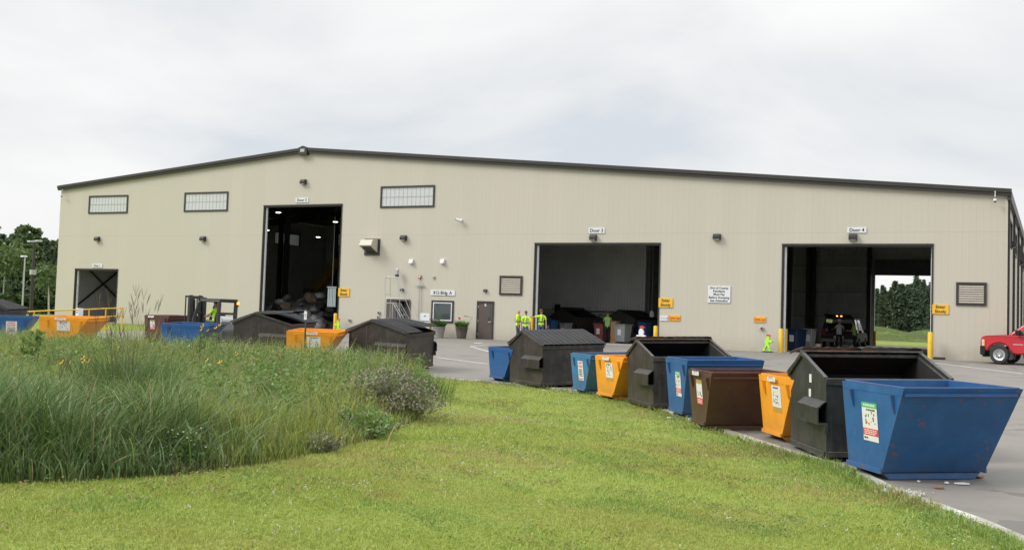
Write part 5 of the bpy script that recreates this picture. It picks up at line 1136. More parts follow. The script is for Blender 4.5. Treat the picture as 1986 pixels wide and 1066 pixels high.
# inside door 4
cart_bin(1541, 3.6, 'dark blue cart bin left inside door 4', 'cart_dark', .6, 1.1, .6, 'bins inside door 4'); cart_bin(1550, 4.4, 'second dark blue cart bin left inside door 4, farther in', 'cart_dark', .6, 1.1, .6, 'bins inside door 4'); cart_bin(1571, 5.2, 'tall pale bin with dark lid left of the car inside door 4', 'cart_grey', .5, 1.15, .5, 'bins inside door 4')
P = at_y(1586.5, 670, 4.4); bk = thing('bucket', 'beige bucket on the floor left of the car inside door 4', 'bucket', (P[0], P[1], .014)); MB().lathe([(.15, 0), (.17, .38), (.185, .39), (.185, .42), (.165, .42), (.14, .03)], 18).build('pail', mat('beige_plastic', (.5, .42, .32), .5), bk, smooth=True); MB().tube([(-.18, 0, .36), (-.12, -.1, .22), (.12, -.1, .22), (.18, 0, .36)], .008, 6).build('handle', M['galv'], bk)
P = at_y(1813, 691, -.45); wd_ = thing('door_stop', 'flat black rubber block at the foot of the wall right of door 4', 'rubber block', (P[0]+.2, P[1], tz(P[0], P[1])+.004)); MB().box(-.26, .26, -.12, .12, 0, .11).build('block', M['rubber'], wd_, bevel=.02); MB().box(-.28, -.262, -.1, .1, .01, .09).build('end_plate', M['galv'], wd_)
# ------------------------------------------------------------------ inside door 2
hp_ = np.array([-46.7, 4.6]); n = 46; u = np.linspace(-1, 1, n); A, B_ = np.meshgrid(u, u, indexing='ij'); d = np.sqrt(A*A+B_*B_)
hz = 2.0*np.clip(1-d**1.4, 0, 1)*(1+.25*np.sin(A*9)*np.sin(B_*7+1))+RNG.normal(0, .05, A.shape)*(d < .95)+.0; q = grid_faces(n, n)
M['refuse'] = mat('mixed_refuse', (.09, .085, .08), .85, .8, 2.4, chips=.8, chipcol=(.25, .25, .25))
tag(npmesh('refuse_heap', np.stack([hp_[0]+A*4.6, hp_[1]+1.2+B_*3.6, hz+.0], -1).reshape(-1, 3), np.full(len(q), 4), q.ravel(), M['refuse']), 'dark heap of mixed refuse filling the floor of door 2', 'refuse heap', kind='stuff')
def heapz(x, y):
    a, b = (x-hp_[0])/4.6, (y-hp_[1]-1.2)/3.6; d_ = math.hypot(a, b); return 2.0*max(0, 1-d_**1.4)*(1+.25*math.sin(a*9)*math.sin(b*7+1))
BAGM = [('white', mat('white_bag_plastic', (.28, .28, .285), .4, .2, 4)), ('grey', mat('grey_bag_plastic', (.11, .11, .115), .4, .2, 4)), ('black', M['black_plastic']), ('blue', mat('blue_bag_plastic', (.06, .11, .24), .4, .15, 4)), ('tan', mat('cardboard_scrap', (.16, .12, .08), .8, .3, 4))]
protos = []
for i, (cn, m_) in enumerate(BAGM):
    for k in range(2): me = blob(10*i+k, .3); me.materials.append(m_); protos.append((cn, me))
rr = random.Random(5)
for k in range(64):
    x = hp_[0]+rr.uniform(-3.4, 3.4); y = hp_[1]+rr.uniform(-2.0, 1.8); cn, me = protos[rr.choice([0, 0, 1, 1, 2, 3, 2, 3, 4, 5, 6, 8])]
    o = bpy.data.objects.new('trash_bag', me); COL.objects.link(o); s_ = rr.uniform(.8, 1.7); o.scale = (s_, s_, s_*rr.uniform(.7, 1)); o.rotation_euler = (rr.uniform(-.6, .6), rr.uniform(-.6, .6), rr.uniform(0, 6)); o.location = (x, y, heapz(x, y)+.14*s_)
    tag(o, '%s bag or scrap lying in the trash heap inside door 2' % cn, 'trash bag', 'trash bags heaped inside door 2 (%s)' % cn)
M['machine_yellow'] = mat('dirty_machine_yellow', (.17, .10, .012), .6, .3, 2)
ex = thing('excavator', 'dirty yellow excavator with raised boom in the dark of door 2', 'excavator', (-51.5, 13., .014), R(-12))
mb = MB(); mb.prism([(-.9, 1.6), (.4, 2.2), (2.2, 3.9), (2.9, 5.2), (2.5, 5.3), (1.7, 4.2), (-.2, 2.7), (-1.2, 2.2)], 'y', -.25, .25); mb.build('boom', M['machine_yellow'], ex, bevel=.03)
bo = MB(); bo.box(-1.2, 1.8, -1.1, 1.1, 1.0, 1.9); bo.build('house', M['machine_yellow'], ex, bevel=.1); 
for sy in (-1, 1): MB().prism([(-1.9, .3), (-1.6, .0), (1.6, .0), (1.9, .3), (1.7, .8), (-1.7, .8)], 'y', sy*1.1-.25, sy*1.1+.25).build('track', M['rubber'], ex)
cbx = at_y(646, 576, 9.0); cbo = MB(); cbo.box(-.45, .45, -.5, .5, 1.905, 3.0); co_ = cbo.build('cab', M['black_metal'], ex, bevel=.04); MB().box(-.451, .3, .505, .515, 2.05, 2.9).build('cab_window', M['glass'], co_)
P = at_y(646, 576, 2.2); cu = thing('strip_curtain', 'short clear plastic strip curtain hanging inside the right edge of door 2', 'strip curtain', (P[0]-.1, 2.2, P[2]), R(8))
for k in range(5): MB().box(-.3+k*.12, -.2+k*.12, -.006+.01*(k % 2), .0+.01*(k % 2), -.62, .62).build('strip', glass('clear_strip_%s' % 'abcde'[k] if False else 'clear_strip', (.36, .42, .44), .12), cu)
MB().box(-.36, .34, -.04, .04, .621, .68).build('rail', M['galv'], cu); MB().tube([(0, 0, .68), (0, 0, 5.2)], .012, 6).build('hanger', M['galv'], cu)
LM = emit('lit_lamp', (1, .93, .75), 6.)
for px, py, y in ((540, 412, 6), (650.5, 430, 12), (518, 446, 20), (617, 459.5, 22)):
    P = at_y(px, py, y); l = thing('high_bay_lamp', 'lit high bay lamp hanging in the dark roof space of door 2', 'lamp', P, 0, 'lit lamps inside door 2')
    MB().box(-.17, .17, -.12, .12, 0, .10).build('housing', M['galv'], l, bevel=.02); MB().box(-.15, .15, -.1, .1, -.03, -.003).build('diffuser', LM, l); MB().tube([(0, 0, .12), (0, 0, max(.3, roofz(P[0])-P[2]-.1))], .01, 6).build('cord', M['galv'], l)
# ------------------------------------------------------------------ litter on the ground
rr = random.Random(8); M['litter'] = mat('litter_paper', (.6, .6, .58), .7, .05); M['litter_brown'] = mat('litter_card', (.22, .1, .05), .8, .1)
for px, py, s_, m_, l in [(1868, 939, .13, 'litter', 'flat white paper scrap in front of the nearest blue bin'), (1836, 938, .05, 'litter', 'tiny white scrap left of the flat paper scrap'), (1782, 935, .035, 'litter', 'tiny white crumb under the middle of the nearest blue bin'), (1820, 947, .09, 'litter_brown', 'small brown leaf scrap in front of the nearest blue bin'), (1900, 926, .12, 'litter_brown', 'reddish scrap at the right foot of the nearest blue bin'),
                        (1311, 800, .08, 'litter', 'white scrap on the kerb beside the clean blue bin'), (1298, 811, .09, 'litter', 'white scrap on the kerb line in front of the clean blue bin'), (1055, 758, .07, 'litter', 'white scrap on the grass in front of the closed dumpster'), (1106, 761, .07, 'litter', 'white scrap on the grass in front of the scuffed blue bin'), (929, 666, .3, 'litter', 'white scrap on the asphalt near door B')]:
    P = on_ground(px, py); mb = MB(); nn = 7; ring = [(s_*(.6+.5*rr.random())*math.cos(k*2*math.pi/nn), s_*(.4+.4*rr.random())*math.sin(k*2*math.pi/nn)) for k in range(nn)]
    mb.loft([[(a, b, .0) for a, b in ring], [(a*.96, b*.96, .012+.01*rr.random()) for a, b in ring]]); o = mb.build('litter', M[m_]); o.location = (P[0], P[1], tz(P[0], P[1])+.012); o.rotation_euler.z = rr.uniform(0, 6); tag(o, l, 'litter')
M['gravel'] = mat('white_crumbs', (.5, .49, .46), .9, .15, 20); P = on_ground(1748, 957); mb = MB()
for k in range(120):
    a, b = rr.gauss(0, .16), rr.gauss(0, .07); s_ = rr.uniform(.006, .02); mb.box(a-s_, a+s_, b-s_, b+s_, .0, s_*1.3, 0, Matrix.Rotation(rr.uniform(0, 3), 4, 'Z'))
o = mb.build('crumb_pile', M['gravel']); o.location = (P[0], P[1], tz(P[0], P[1])+.02); o.rotation_euler.z = R(-55); tag(o, 'spilled white crumbs on the kerb before the nearest blue bin', 'crumbs', kind='stuff')
# ------------------------------------------------------------------ trees
def tree_proto_leafy(seed, h, rad, base, nclump, per, size):
    rr = np.random.default_rng(seed); rd = random.Random(seed); cl = []; tips = []
    for k in range(nclump):
        t = rr.uniform(0, 1)**.8; z = base+(h-base)*t; rmax = rad*math.sin(min(1, .18+.9*(1-t)**.75+.05)*math.pi/2)*(1 if t < .85 else .7)
        a = rr.uniform(0, 6.28); q = rmax*math.sqrt(rr.uniform(.05, 1)); cl.append((q*math.cos(a), q*math.sin(a), z, rr.uniform(.55, 1.15)*rad*.36))
    C = []
    for x, y, z, s_ in cl:
        d = rr.normal(size=(per, 3)); d /= np.linalg.norm(d, axis=1)[:, None]; C.append(np.array([x, y, z])+d*s_*rr.uniform(.35, 1.05, per)[:, None]*np.array([1, 1, .7]))
    C = np.concatenate(C); v, c, i = leafquads(C, rr.uniform(size*.6, size*1.3, len(C)), rr)
    tk = MB(); tk.tube([(0, 0, -.2), (.05, .02, h*.3), (-.1, .05, h*.6), (.05, 0, h*.9)], [.17, .14, .09, .03], 8)
    for k in range(9):
        x, y, z, _ = cl[rd.randrange(len(cl))]; z0 = max(base*.6, z-rd.uniform(.8, 2)); tk.tube([(0, 0, z0), (x*.5, y*.5, (z0+z)/2+.2), (x, y, z)], [.06, .04, .015], 5)
    return v, c, i, tk
def tree_proto_pine(seed, h, rad, base, size):
    rr = np.random.default_rng(seed); C = []; tk = MB(); tk.tube([(0, 0, -.2), (0, 0, h*.5), (.05, 0, h*.98)], [.2, .13, .02], 8); z = base
    while z < h:
        f = (h-z)/(h-base); L0 = rad*(f**.75)*.95+.12; nb = rr.integers(4, 7)
        for k in range(nb):
            a = rr.uniform(0, 6.28); L = L0*rr.uniform(.55, 1.15); n = int(14+L*26); s_ = rr.uniform(.15, 1, n)**.7; zz = z-L*.18*s_+L*.12*s_**3
            C.append(np.stack([np.cos(a)*L*s_, np.sin(a)*L*s_, zz], 1)+rr.normal(0, .12+.05*L, (n, 3))*np.array([1, 1, .55]))
            if L > .7 and rr.random() < .5: tk.tube([(0, 0, z), (math.cos(a)*L*.8, math.sin(a)*L*.8, z-L*.1)], [.035, .012], 4)
        z += rr.uniform(.32, .55)*(.75+.5*f)
    C = np.concatenate(C); v, c, i = leafquads(C, rr.uniform(size*.6, size*1.35, len(C)), rr, .25, 1.9); return v, c, i, tk
M['bark'] = mat('grey_brown_bark', (.07, .055, .045), .9, .25, 6); M['bark_pale'] = mat('pale_birch_bark', (.34, .32, .29), .85, .2, 5); M['bark_red'] = mat('reddish_pine_bark', (.13, .09, .07), .9, .2, 5)
M['leaf_a'] = leafmat('leaf_mid_green', (.065, .115, .034), (.12, .185, .056), .3); M['leaf_b'] = leafmat('leaf_olive', (.075, .12, .036), (.125, .18, .06), .3); M['leaf_c'] = leafmat('leaf_deep_green', (.06, .10, .04), (.10, .155, .06), .35); M['needle'] = leafmat('pine_needles', (.05, .075, .04), (.085, .115, .06), .2); M['needle_b'] = leafmat('spruce_needles', (.055, .085, .055), (.09, .125, .075), .2)
def make_tree(name, kind, args, lm, bm, label, group, first_loc):
    v, c, i, tk = (tree_proto_leafy if kind == 'l' else tree_proto_pine)(*args)
    r = thing(name, label, 'tree', first_loc, 0, group); tk.build('trunk', bm, r, smooth=True); npmesh('crown', v, c, i, lm, None, r); return r
GL = 'leafy trees of the wood on the left'; GP = 'pine trees of the wood behind the rear opening'
TREES = [make_tree('leafy_tree', 'l', (1, 9.5, 1.35, 2.6, 36, 60, .30), M['leaf_a'], M['bark'], 'leafy green tree in the wood left of the building', GL, (0, 0, 0)),
         make_tree('leafy_tree', 'l', (2, 11., 1.25, 3.6, 36, 60, .30), M['leaf_b'], M['bark'], 'leafy green tree in the wood left of the building', GL, (0, 0, 0)),
         make_tree('leafy_tree', 'l', (3, 8.5, 1.6, 1.8, 38, 60, .32), M['leaf_c'], M['bark'], 'leafy green tree in the wood left of the building', GL, (0, 0, 0)),
         make_tree('leafy_tree', 'l', (4, 5.0, 2.2, .3, 40, 60, .36), M['leaf_c'], M['bark'], 'leafy green tree in the wood left of the building', GL, (0, 0, 0))]
PINES = [make_tree('pine_tree', 'p', (11, 11, 1.6, 3.2, .28), M['needle'], M['bark_red'], 'dark pine tree in the wood seen through the rear opening', GP, (0, 0, 0)),
         make_tree('pine_tree', 'p', (12, 12, 1.55, 1.6, .28), M['needle_b'], M['bark'], 'dark pine tree in the wood seen through the rear opening', GP, (0, 0, 0)),
         make_tree('pine_tree', 'p', (13, 10, 1.3, 5.0, .28), M['needle'], M['bark_red'], 'dark pine tree in the wood seen through the rear opening', GP, (0, 0, 0))]
used = set(); rt = random.Random(21)
def put_tree(protos, k, px, dep, ytop, hproto, label=None, group=None):
    if label is None and protos is TREES and k < 3 and rt.random() < .3: return put_tree(PINES, k, px, dep, ytop+rt.uniform(-4, 4), 11.2, 'dark pine tree among the leafy trees left of the building', 'pine trees among the leafy trees on the left')
    o = protos[k]
    if (id(protos), k) in used or group: o = dup(o)
    else: used.add((id(protos), k))
    P = at_depth(px, 600, dep); z = 0. ; h = at_depth(px, ytop, dep)[2]-z; s_ = h/hproto
    o.location = (P[0], P[1], z-.1); o.scale = (s_*rt.uniform(.85, 1.25), s_*rt.uniform(.85, 1.25), s_); o.rotation_euler = (0, 0, rt.uniform(0, 6.28))
    if label: o['label'] = label
    if group: o['group'] = group
    return o
HL = [9.9, 11.4, 9.0, 5.6]
def ytop_left(px): return np.interp(px, [-60, 0, 15, 24, 40, 53, 64, 76, 88, 95, 112, 140], [450, 448, 455, 443, 433, 440, 452, 462, 455, 462, 458, 470])
for row, (dep, n) in enumerate(((120, 17), (131, 20), (145, 21))):
    for k in range(n):
        px = -70+k*(225/n)+rt.uniform(-5, 5); put_tree(TREES, rt.choice([0, 1, 1, 2]), px, dep+rt.uniform(-4, 4), ytop_left(px)+rt.uniform(-2, 22)+(12 if row == 0 else 0), HL[1] if False else 10.2)
for k in range(12): px = -70+k*17+rt.uniform(-6, 6); put_tree(TREES, 3, px, 114+rt.uniform(-4, 4), 545+rt.uniform(-14, 20), 5.6)
put_tree(TREES, 1, 39, 118, 431, 11.2, 'tallest leafy tree of the wood left of the building'); put_tree(TREES, 1, 60, 119, 437, 11.2, 'second tall leafy tree right beside the tallest one in the left wood')
for px, dep, y0, y1, lean, l in [(98, 108, 536, 598, -.9, 'pale leaning birch trunk in front of the wood next to the building'), (45, 112, 505, 600, -.3, 'pale upright birch trunk behind the light poles'), (8, 110, 505, 598, .1, 'pale birch trunk at the left edge of the picture')]:
    P = at_px(px-3, dep); h = at_depth(px, y0, dep)[2]-P[2]; b = thing('birch_tree', l, 'tree', P, R(-26)); MB().tube([(0, 0, -.1), (-lean*-.4, 0, h*.5), (-lean*-1, 0, h)], [.10, .08, .03], 7).build('trunk', M['bark_pale'], b, smooth=True)
    rr = np.random.default_rng(int(px)+5); C = rr.normal(0, 1, (420, 3))*np.array([.7, .7, .8])+np.array([lean, 0, h*1.0]); v, c, i = leafquads(C, .3, rr); npmesh('crown', v, c, i, M['leaf_b'], None, b)
def ytop_right(px): return np.interp(px, [1660, 1697, 1705, 1720, 1735, 1748, 1765, 1777, 1790, 1800, 1830], [560, 548, 558, 556, 545, 550, 552, 534, 545, 552, 556])
for row, (dep, n) in enumerate(((166, 22), (180, 26), (196, 26))):
    for k in range(n):
        px = 1672+k*(170/n)+rt.uniform(-4, 4); put_tree(PINES, rt.choice([0, 1, 2]), px, dep+rt.uniform(-5, 5), ytop_right(px)+rt.uniform(-2, 13)-(0 if row else -5), 11.2)
put_tree(PINES, 1, 1777, 164, 531, 12.0, 'tallest dark pine in the wood seen through the rear opening'); put_tree(PINES, 0, 1735, 165, 544, 11., 'pale trunked tall pine left of the middle in the rear opening')
for k in range(14): px = 1870+k*38+rt.uniform(-12, 12); put_tree(PINES, rt.choice([0, 1, 2]), px, 190+rt.uniform(-8, 8), 556+rt.uniform(-8, 14), 11.2)
for k in range(12): px = -290+k*18+rt.uniform(-6, 6); put_tree(TREES, rt.choice([0, 1, 2]), px, 130+rt.uniform(-8, 8), 446+rt.uniform(-8, 18), 10.2)
for k in range(7): px = 1680+k*25+rt.uniform(-6, 6); o = put_tree(PINES, 1, px, 160+rt.uniform(-3, 3), 600+rt.uniform(-14, 10), 12.0)
# ------------------------------------------------------------------ lawn blades
def sample_px(n, x0, x1, y0, y1, rng, pw=1.):
    """points spread over the ground where the lens sees it, then kept in world space"""
    px = rng.uniform(x0, x1, n); py = y0+(y1-y0)*rng.uniform(0, 1, n)**pw; z = np.full(n, -.4); D = FW[None]+((px-993)/F)[:, None]*RT[None]-((py-PPY)/F)[:, None]*UP[None]
    for _ in range(10):
        t = (z-EYE[2])/D[:, 2]; X = EYE[0]+D[:, 0]*t; Y = EYE[1]+D[:, 1]*t; z = .5*z+.5*terr(X, Y)
    return np.stack([X, Y], 1), terr(X, Y)
PE = [(-160, 951), (0, 938), (120, 935), (230, 931), (400, 917), (560, 893), (690, 862), (775, 835), (820, 806), (842, 778), (843, 752), (833, 732), (800, 716)]
patch = np.array([on_ground(*p)[:2] for p in PE]+[(-19.2, -24.9), (-22, -25.4), (-26, -26.3), (-30, -27.2), (-34, -28.7), (-38, -29.6), (-46, -31.6), (-56, -36), (-40, -60), (-14, -57)])
def lawn_area(n, y_lo, y_hi, seed, grow=1.):
    # uniform over world area in a depth band, wider than the picture by a few metres each side
    rng = np.random.default_rng(seed); d0, d1 = y_lo, y_hi; d = np.sqrt(rng.uniform(d0*d0, d1*d1, n)); f = rng.uniform(-.60, .60, n)
    X = EYE[0]+FW[0]/math.hypot(*FW[:2])*d+RT[0]*f*d; Y = EYE[1]+FW[1]/math.hypot(*FW[:2])*d+RT[1]*f*d
    k_ = (dkerb(X, Y) < -.06) & ~inside(patch, X, Y); X, Y = X[k_], Y[k_]; return np.stack([X, Y], 1), terr(X, Y)
from mathutils import noise as NZ
def nz2(xy, s_, off=0.): return np.array([NZ.noise((x*s_+off, y*s_, off)) for x, y in xy])
t_ = None
def lawnmat(name, c1, c2, c3):
    return leafmat(name, c1, c2, .35, True, (.45, .5, .68, c3))
M['lawn_a'] = lawnmat('lawn_blade_green', (.225, .315, .05), (.32, .40, .08), (.32, .30, .075)); M['lawn_d'] = lawnmat('lawn_blade_deep_green', (.145, .24, .04), (.22, .32, .065), (.22, .25, .06)); M['lawn_b'] = lawnmat('lawn_blade_yellow_green', (.29, .345, .058), (.40, .435, .09), (.37, .29, .085)); M['lawn_c'] = lawnmat('lawn_blade_dry', (.30, .22, .09), (.38, .28, .12), (.26, .17, .07))
VV, CC, II, MM = [], [], [], []; nv = 0
for (n, a, b, hh, ww, seed) in ((165000, 6.6, 12, .050, .0075, 1), (150000, 12, 20, .055, .011, 2), (130000, 20, 40, .06, .018, 3)):
    xy, z = lawn_area(n, a, b, seed); rng = np.random.default_rng(seed+50); pn = nz2(xy, .55, 3.3)+.5*nz2(xy, 2.1, 9.1)
    h = hh*rng.uniform(.5, 1.35, len(xy))*(1+.55*np.clip(pn, -.6, 1)); edge = dkerb(xy[:, 0], xy[:, 1]) > -.45; h = np.where(edge, h*2.1, h)
    v, c, i, nf = blades(xy, z-.012, h, np.full(len(xy), ww), rng.uniform(.2, 1.3, len(xy)), None, 2, rng)
    pr = rng.uniform(0, 1, len(xy)); dry = nz2(xy, .38, 20.)+.4*nz2(xy, 1.6, 31.); mi = np.where(pr < .5, 0, 1); mi = np.where((dkerb(xy[:, 0], xy[:, 1]) > -1.1+.9*pn) & (pr < .85), 3, mi); mi = np.where((nz2(xy, .8, 64.) > .32) & (pr < .7), 3, mi); mi = np.where((dry > .22) & (rng.uniform(0, 1, len(xy)) < np.clip((dry-.1)*1.3, 0, .6)), 2, mi)
    VV.append(v); CC.append(c); II.append(i+nv); MM.append(np.repeat(mi, nf)); nv += len(v)
tag(npmesh('lawn_grass', np.concatenate(VV), np.concatenate(CC), np.concatenate(II), [M['lawn_a'], M['lawn_b'], M['lawn_c'], M['lawn_d']], np.concatenate(MM)), 'short mown green lawn in the foreground', 'grass', kind='stuff')
# clover flowers and low weeds in the lawn
M['clover'] = leafmat('clover_flower', (.5, .48, .42), (.65, .62, .58), .3); M['weed'] = leafmat('lawn_weed_leaf', (.15, .23, .05), (.23, .30, .08), .3); M['weed_brown'] = leafmat('lawn_weed_brown', (.24, .17, .07), (.30, .22, .09), .3)
rng = np.random.default_rng(77); xy, z = lawn_area(5200, 7.2, 28, 71); dn = nz2(xy, .6, 55.)+.5*nz2(xy, 1.9, 12.); kk = dn > .22; xy, z = xy[kk], z[kk]; n = len(xy); C = np.stack([xy[:, 0], xy[:, 1], z+rng.uniform(.05, .085, n)], 1); C = np.repeat(C, 4, 0)+rng.normal(0, .006, (n*4, 3)); v, c, i = leafquads(C, .016, rng, 0, 1.)
tag(npmesh('clover_flowers', v, c, i, M['clover']), 'tiny white clover heads scattered over the lawn', 'clover', kind='stuff')
xy, z = lawn_area(17000, 7.2, 26, 72); dn = nz2(xy, .5, 81.)+.6*nz2(xy, 2.2, 44.); kk = dn > .20; xy, z = xy[kk], z[kk]; n = len(xy); C = np.repeat(np.stack([xy[:, 0], xy[:, 1], z+.035], 1), 9, 0)+rng.normal(0, 1, (n*9, 3))*np.array([.05, .05, .018]); v, c, i = leafquads(C, rng.uniform(.014, .03, len(C)), rng, .4, 1.3); dry = np.repeat(nz2(xy, .33, 20.) > .1, 9)
tag(npmesh('lawn_weeds', v, c, i, [M['weed'], M['weed_brown']], np.where(dry & (rng.uniform(0, 1, len(C)) < .6), 1, 0)), 'low broad weeds and brown patches in the lawn', 'weeds', kind='stuff')
# ------------------------------------------------------------------ wildflower meadow
M['mg_dark'] = leafmat('tall_grass_dark', (.062, .115, .026), (.115, .185, .05), .32); M['mg_mid'] = leafmat('meadow_grass_mid', (.125, .20, .045), (.20, .285, .075), .35); M['mg_yel'] = leafmat('meadow_grass_yellow_green', (.25, .30, .05), (.36, .38, .08), .35)
M['mg_blue'] = leafmat('meadow_grass_blue_green', (.135, .205, .085), (.215, .295, .135), .3); M['mg_straw'] = leafmat('seed_head_straw', (.32, .25, .13), (.42, .33, .18), .3); M['mg_brown'] = leafmat('dark_seed_stem', (.10, .07, .045), (.16, .12, .07), .2); M['forb'] = leafmat('broad_forb_leaf', (.10, .18, .04), (.18, .27, .075), .35); M['mg_low'] = leafmat('low_dark_blade', (.05, .05, .022), (.10, .085, .04), .2)
MG = ['mg_dark', 'mg_mid', 'mg_yel', 'mg_blue', 'mg_straw', 'mg_brown', 'mg_low']; MGM = [M[k] for k in MG]
def patch_pts(n, seed, dmin, dmax, fpx=(-.58, .12)):
    rng = np.random.default_rng(seed); d = np.sqrt(rng.uniform(dmin*dmin, dmax*dmax, n)); f = rng.uniform(*fpx, n); g = FW[:2]/math.hypot(*FW[:2])
    X = EYE[0]+g[0]*d+RT[0]*f*d; Y = EYE[1]+g[1]*d+RT[1]*f*d; k_ = inside(patch, X, Y); return np.stack([X[k_], Y[k_]], 1), d[k_], f[k_]*F+993
def add_mesh(name, parts, label, cat):
    nv = 0; V, C, I, m_ = [], [], [], []
    for v, c, i, mi in parts: V.append(v); C.append(c); I.append(i+nv); m_.append(mi); nv += len(v)
    return tag(npmesh(name, np.concatenate(V), np.concatenate(C), np.concatenate(I), MGM, np.concatenate(m_)), label, cat, kind='stuff')
def edge_fade(xy):  # 0 at the patch rim .. 1 one metre inside
    best = np.full(len(xy), 9.)
    for a, b in zip(patch, np.roll(patch, -1, 0)):
        e = b-a; t = np.clip(((xy-a)@e)/(e@e), 0, 1); best = np.minimum(best, np.hypot(*(xy-a-t[:, None]*e).T))
    return np.clip(best/.9, 0, 1)
parts = []
for (n, d0, d1, seed, w0) in ((52000, 8.5, 15, 31, .010), (46000, 15, 22, 32, .014), (44000, 22, 42, 33, .022)):
    xy, d, px = patch_pts(n, seed, d0, d1); rng = np.random.default_rng(seed); z = terr(xy[:, 0], xy[:, 1]); ef = edge_fade(xy); pn = nz2(xy, .45, 2.); pn2 = nz2(xy, .9, 17.)
    tall = sstep((520-px)/260)*sstep((15.5-d)/4)          # the dark tall stand in the front left corner
    h = (.52+.30*pn+.18*pn2)*(.35+.65*ef)*rng.uniform(.55, 1.25, len(xy))+tall*ef*rng.uniform(.12, .58, len(xy))*np.clip(1+1.3*nz2(xy, 1.15, 5.), .35, 1.9); h = np.maximum(h, .12)
    lean = rng.uniform(.1, .75, len(xy))+.12*tall; ang = rng.uniform(0, 6.28, len(xy))
    h = h*(1+.5*sstep((d-20)/9)*ef); v, c, i, nf = blades(xy, z-.02, h, w0*rng.uniform(.6, 1.3, len(xy))*(1+.45*tall), lean, ang, 4 if d0 < 15 else 3, rng)
    u = rng.uniform(0, 1, len(xy)); yel = sstep((px-330)/160)*sstep((23-d)/5)*sstep((pn2+.55)/.4); mi = np.where(u < .55, 1, np.where(u < .75, 3, 0))
    mi = np.where(u < .62*yel, 2, mi); mi = np.where(rng.uniform(0, 1, len(xy)) < .8*tall, np.where(u < .75, 0, 3), mi); mi = np.where(rng.uniform(0, 1, len(xy)) < .05, 4, mi)
    mi = np.where((pn > .28) & (u < .6) & (tall < .3), 2, mi); mi = np.where((h < .2) & (rng.uniform(0, 1, len(xy)) < .55), 6, mi)  # shortest blades often take the darkest brownish tone
    parts.append((v, c, i, np.repeat(mi, nf)))
# fine seed stems
for (n, d0, d1, seed, w0) in ((1800, 9.5, 16, 41, .0028), (7500, 16, 40, 42, .0045)):
    xy, d, px = patch_pts(n, seed, d0, d1); rng = np.random.default_rng(seed); z = terr(xy[:, 0], xy[:, 1]); ef = edge_fade(xy); h = (.72+.2*nz2(xy, .4, 6.))*(.5+.5*ef)*rng.uniform(.8, 1.25, len(xy))
    v, c, i, nf = blades(xy, z, h, np.full(len(xy), w0), rng.uniform(.03, .3, len(xy)), None, 3, rng); parts.append((v, c, i, np.repeat(rng.choice([4, 5, 2], len(xy), p=[.5, .2, .3]), nf)))
    tip = v.reshape(len(xy), -1, 3)[:, -1]; C = np.repeat(tip, 4, 0)+rng.normal(0, 1, (len(tip)*4, 3))*np.array([.035, .035, .07])-np.array([0, 0, .05]); lv, lc, li = leafquads(C, rng.uniform(.006, .012, len(C))*(1.5 if d0 > 12 else 1), rng, 0, 2.2); parts.append((lv, lc, li, np.repeat(rng.choice([4, 5, 2], len(C), p=[.6, .1, .3]), 1)))
# broad arching blades, many of them paler, mixed into the dark stand
xy, d, px = patch_pts(5200, 44, 8.6, 15.5); kk = (px < 560) & (edge_fade(xy) > .12); xy, d = xy[kk], d[kk]; rng = np.random.default_rng(44); n_ = len(xy)
v, c, i, nf = blades(xy, terr(xy[:, 0], xy[:, 1]), rng.uniform(.35, 1.02, n_)*(.55+.45*edge_fade(xy)), rng.uniform(.012, .024, n_), rng.uniform(.5, 1.25, n_), None, 5, rng); parts.append((v, c, i, np.repeat(rng.choice([3, 1, 0], n_, p=[.5, .25, .25]), nf)))
add_mesh('meadow_grass', parts, 'dense tall grass and wild growth filling the island on the left', 'tall grass')
# leafy forbs
rng = np.random.default_rng(61); xy, d, px = patch_pts(2600, 62, 13.5, 38); kk = (nz2(xy, .55, 70.) > .05) & (edge_fade(xy) > .3); xy, d = xy[kk], d[kk]; n = len(xy); z = terr(xy[:, 0], xy[:, 1]); hh = rng.uniform(.4, .8, n); per = 26
t = rng.uniform(.25, 1, (n, per)); C = np.stack([xy[:, 0, None]+rng.normal(0, .09, (n, per)), xy[:, 1, None]+rng.normal(0, .09, (n, per)), z[:, None]+hh[:, None]*t], -1).reshape(-1, 3); v, c, i = leafquads(C, rng.uniform(.035, .075, len(C)), rng, .3, 1.5)
tag(npmesh('wild_forbs', v, c, i, M['forb']), 'broad leaved wild plants mixed into the tall grass', 'wild plants', kind='stuff')
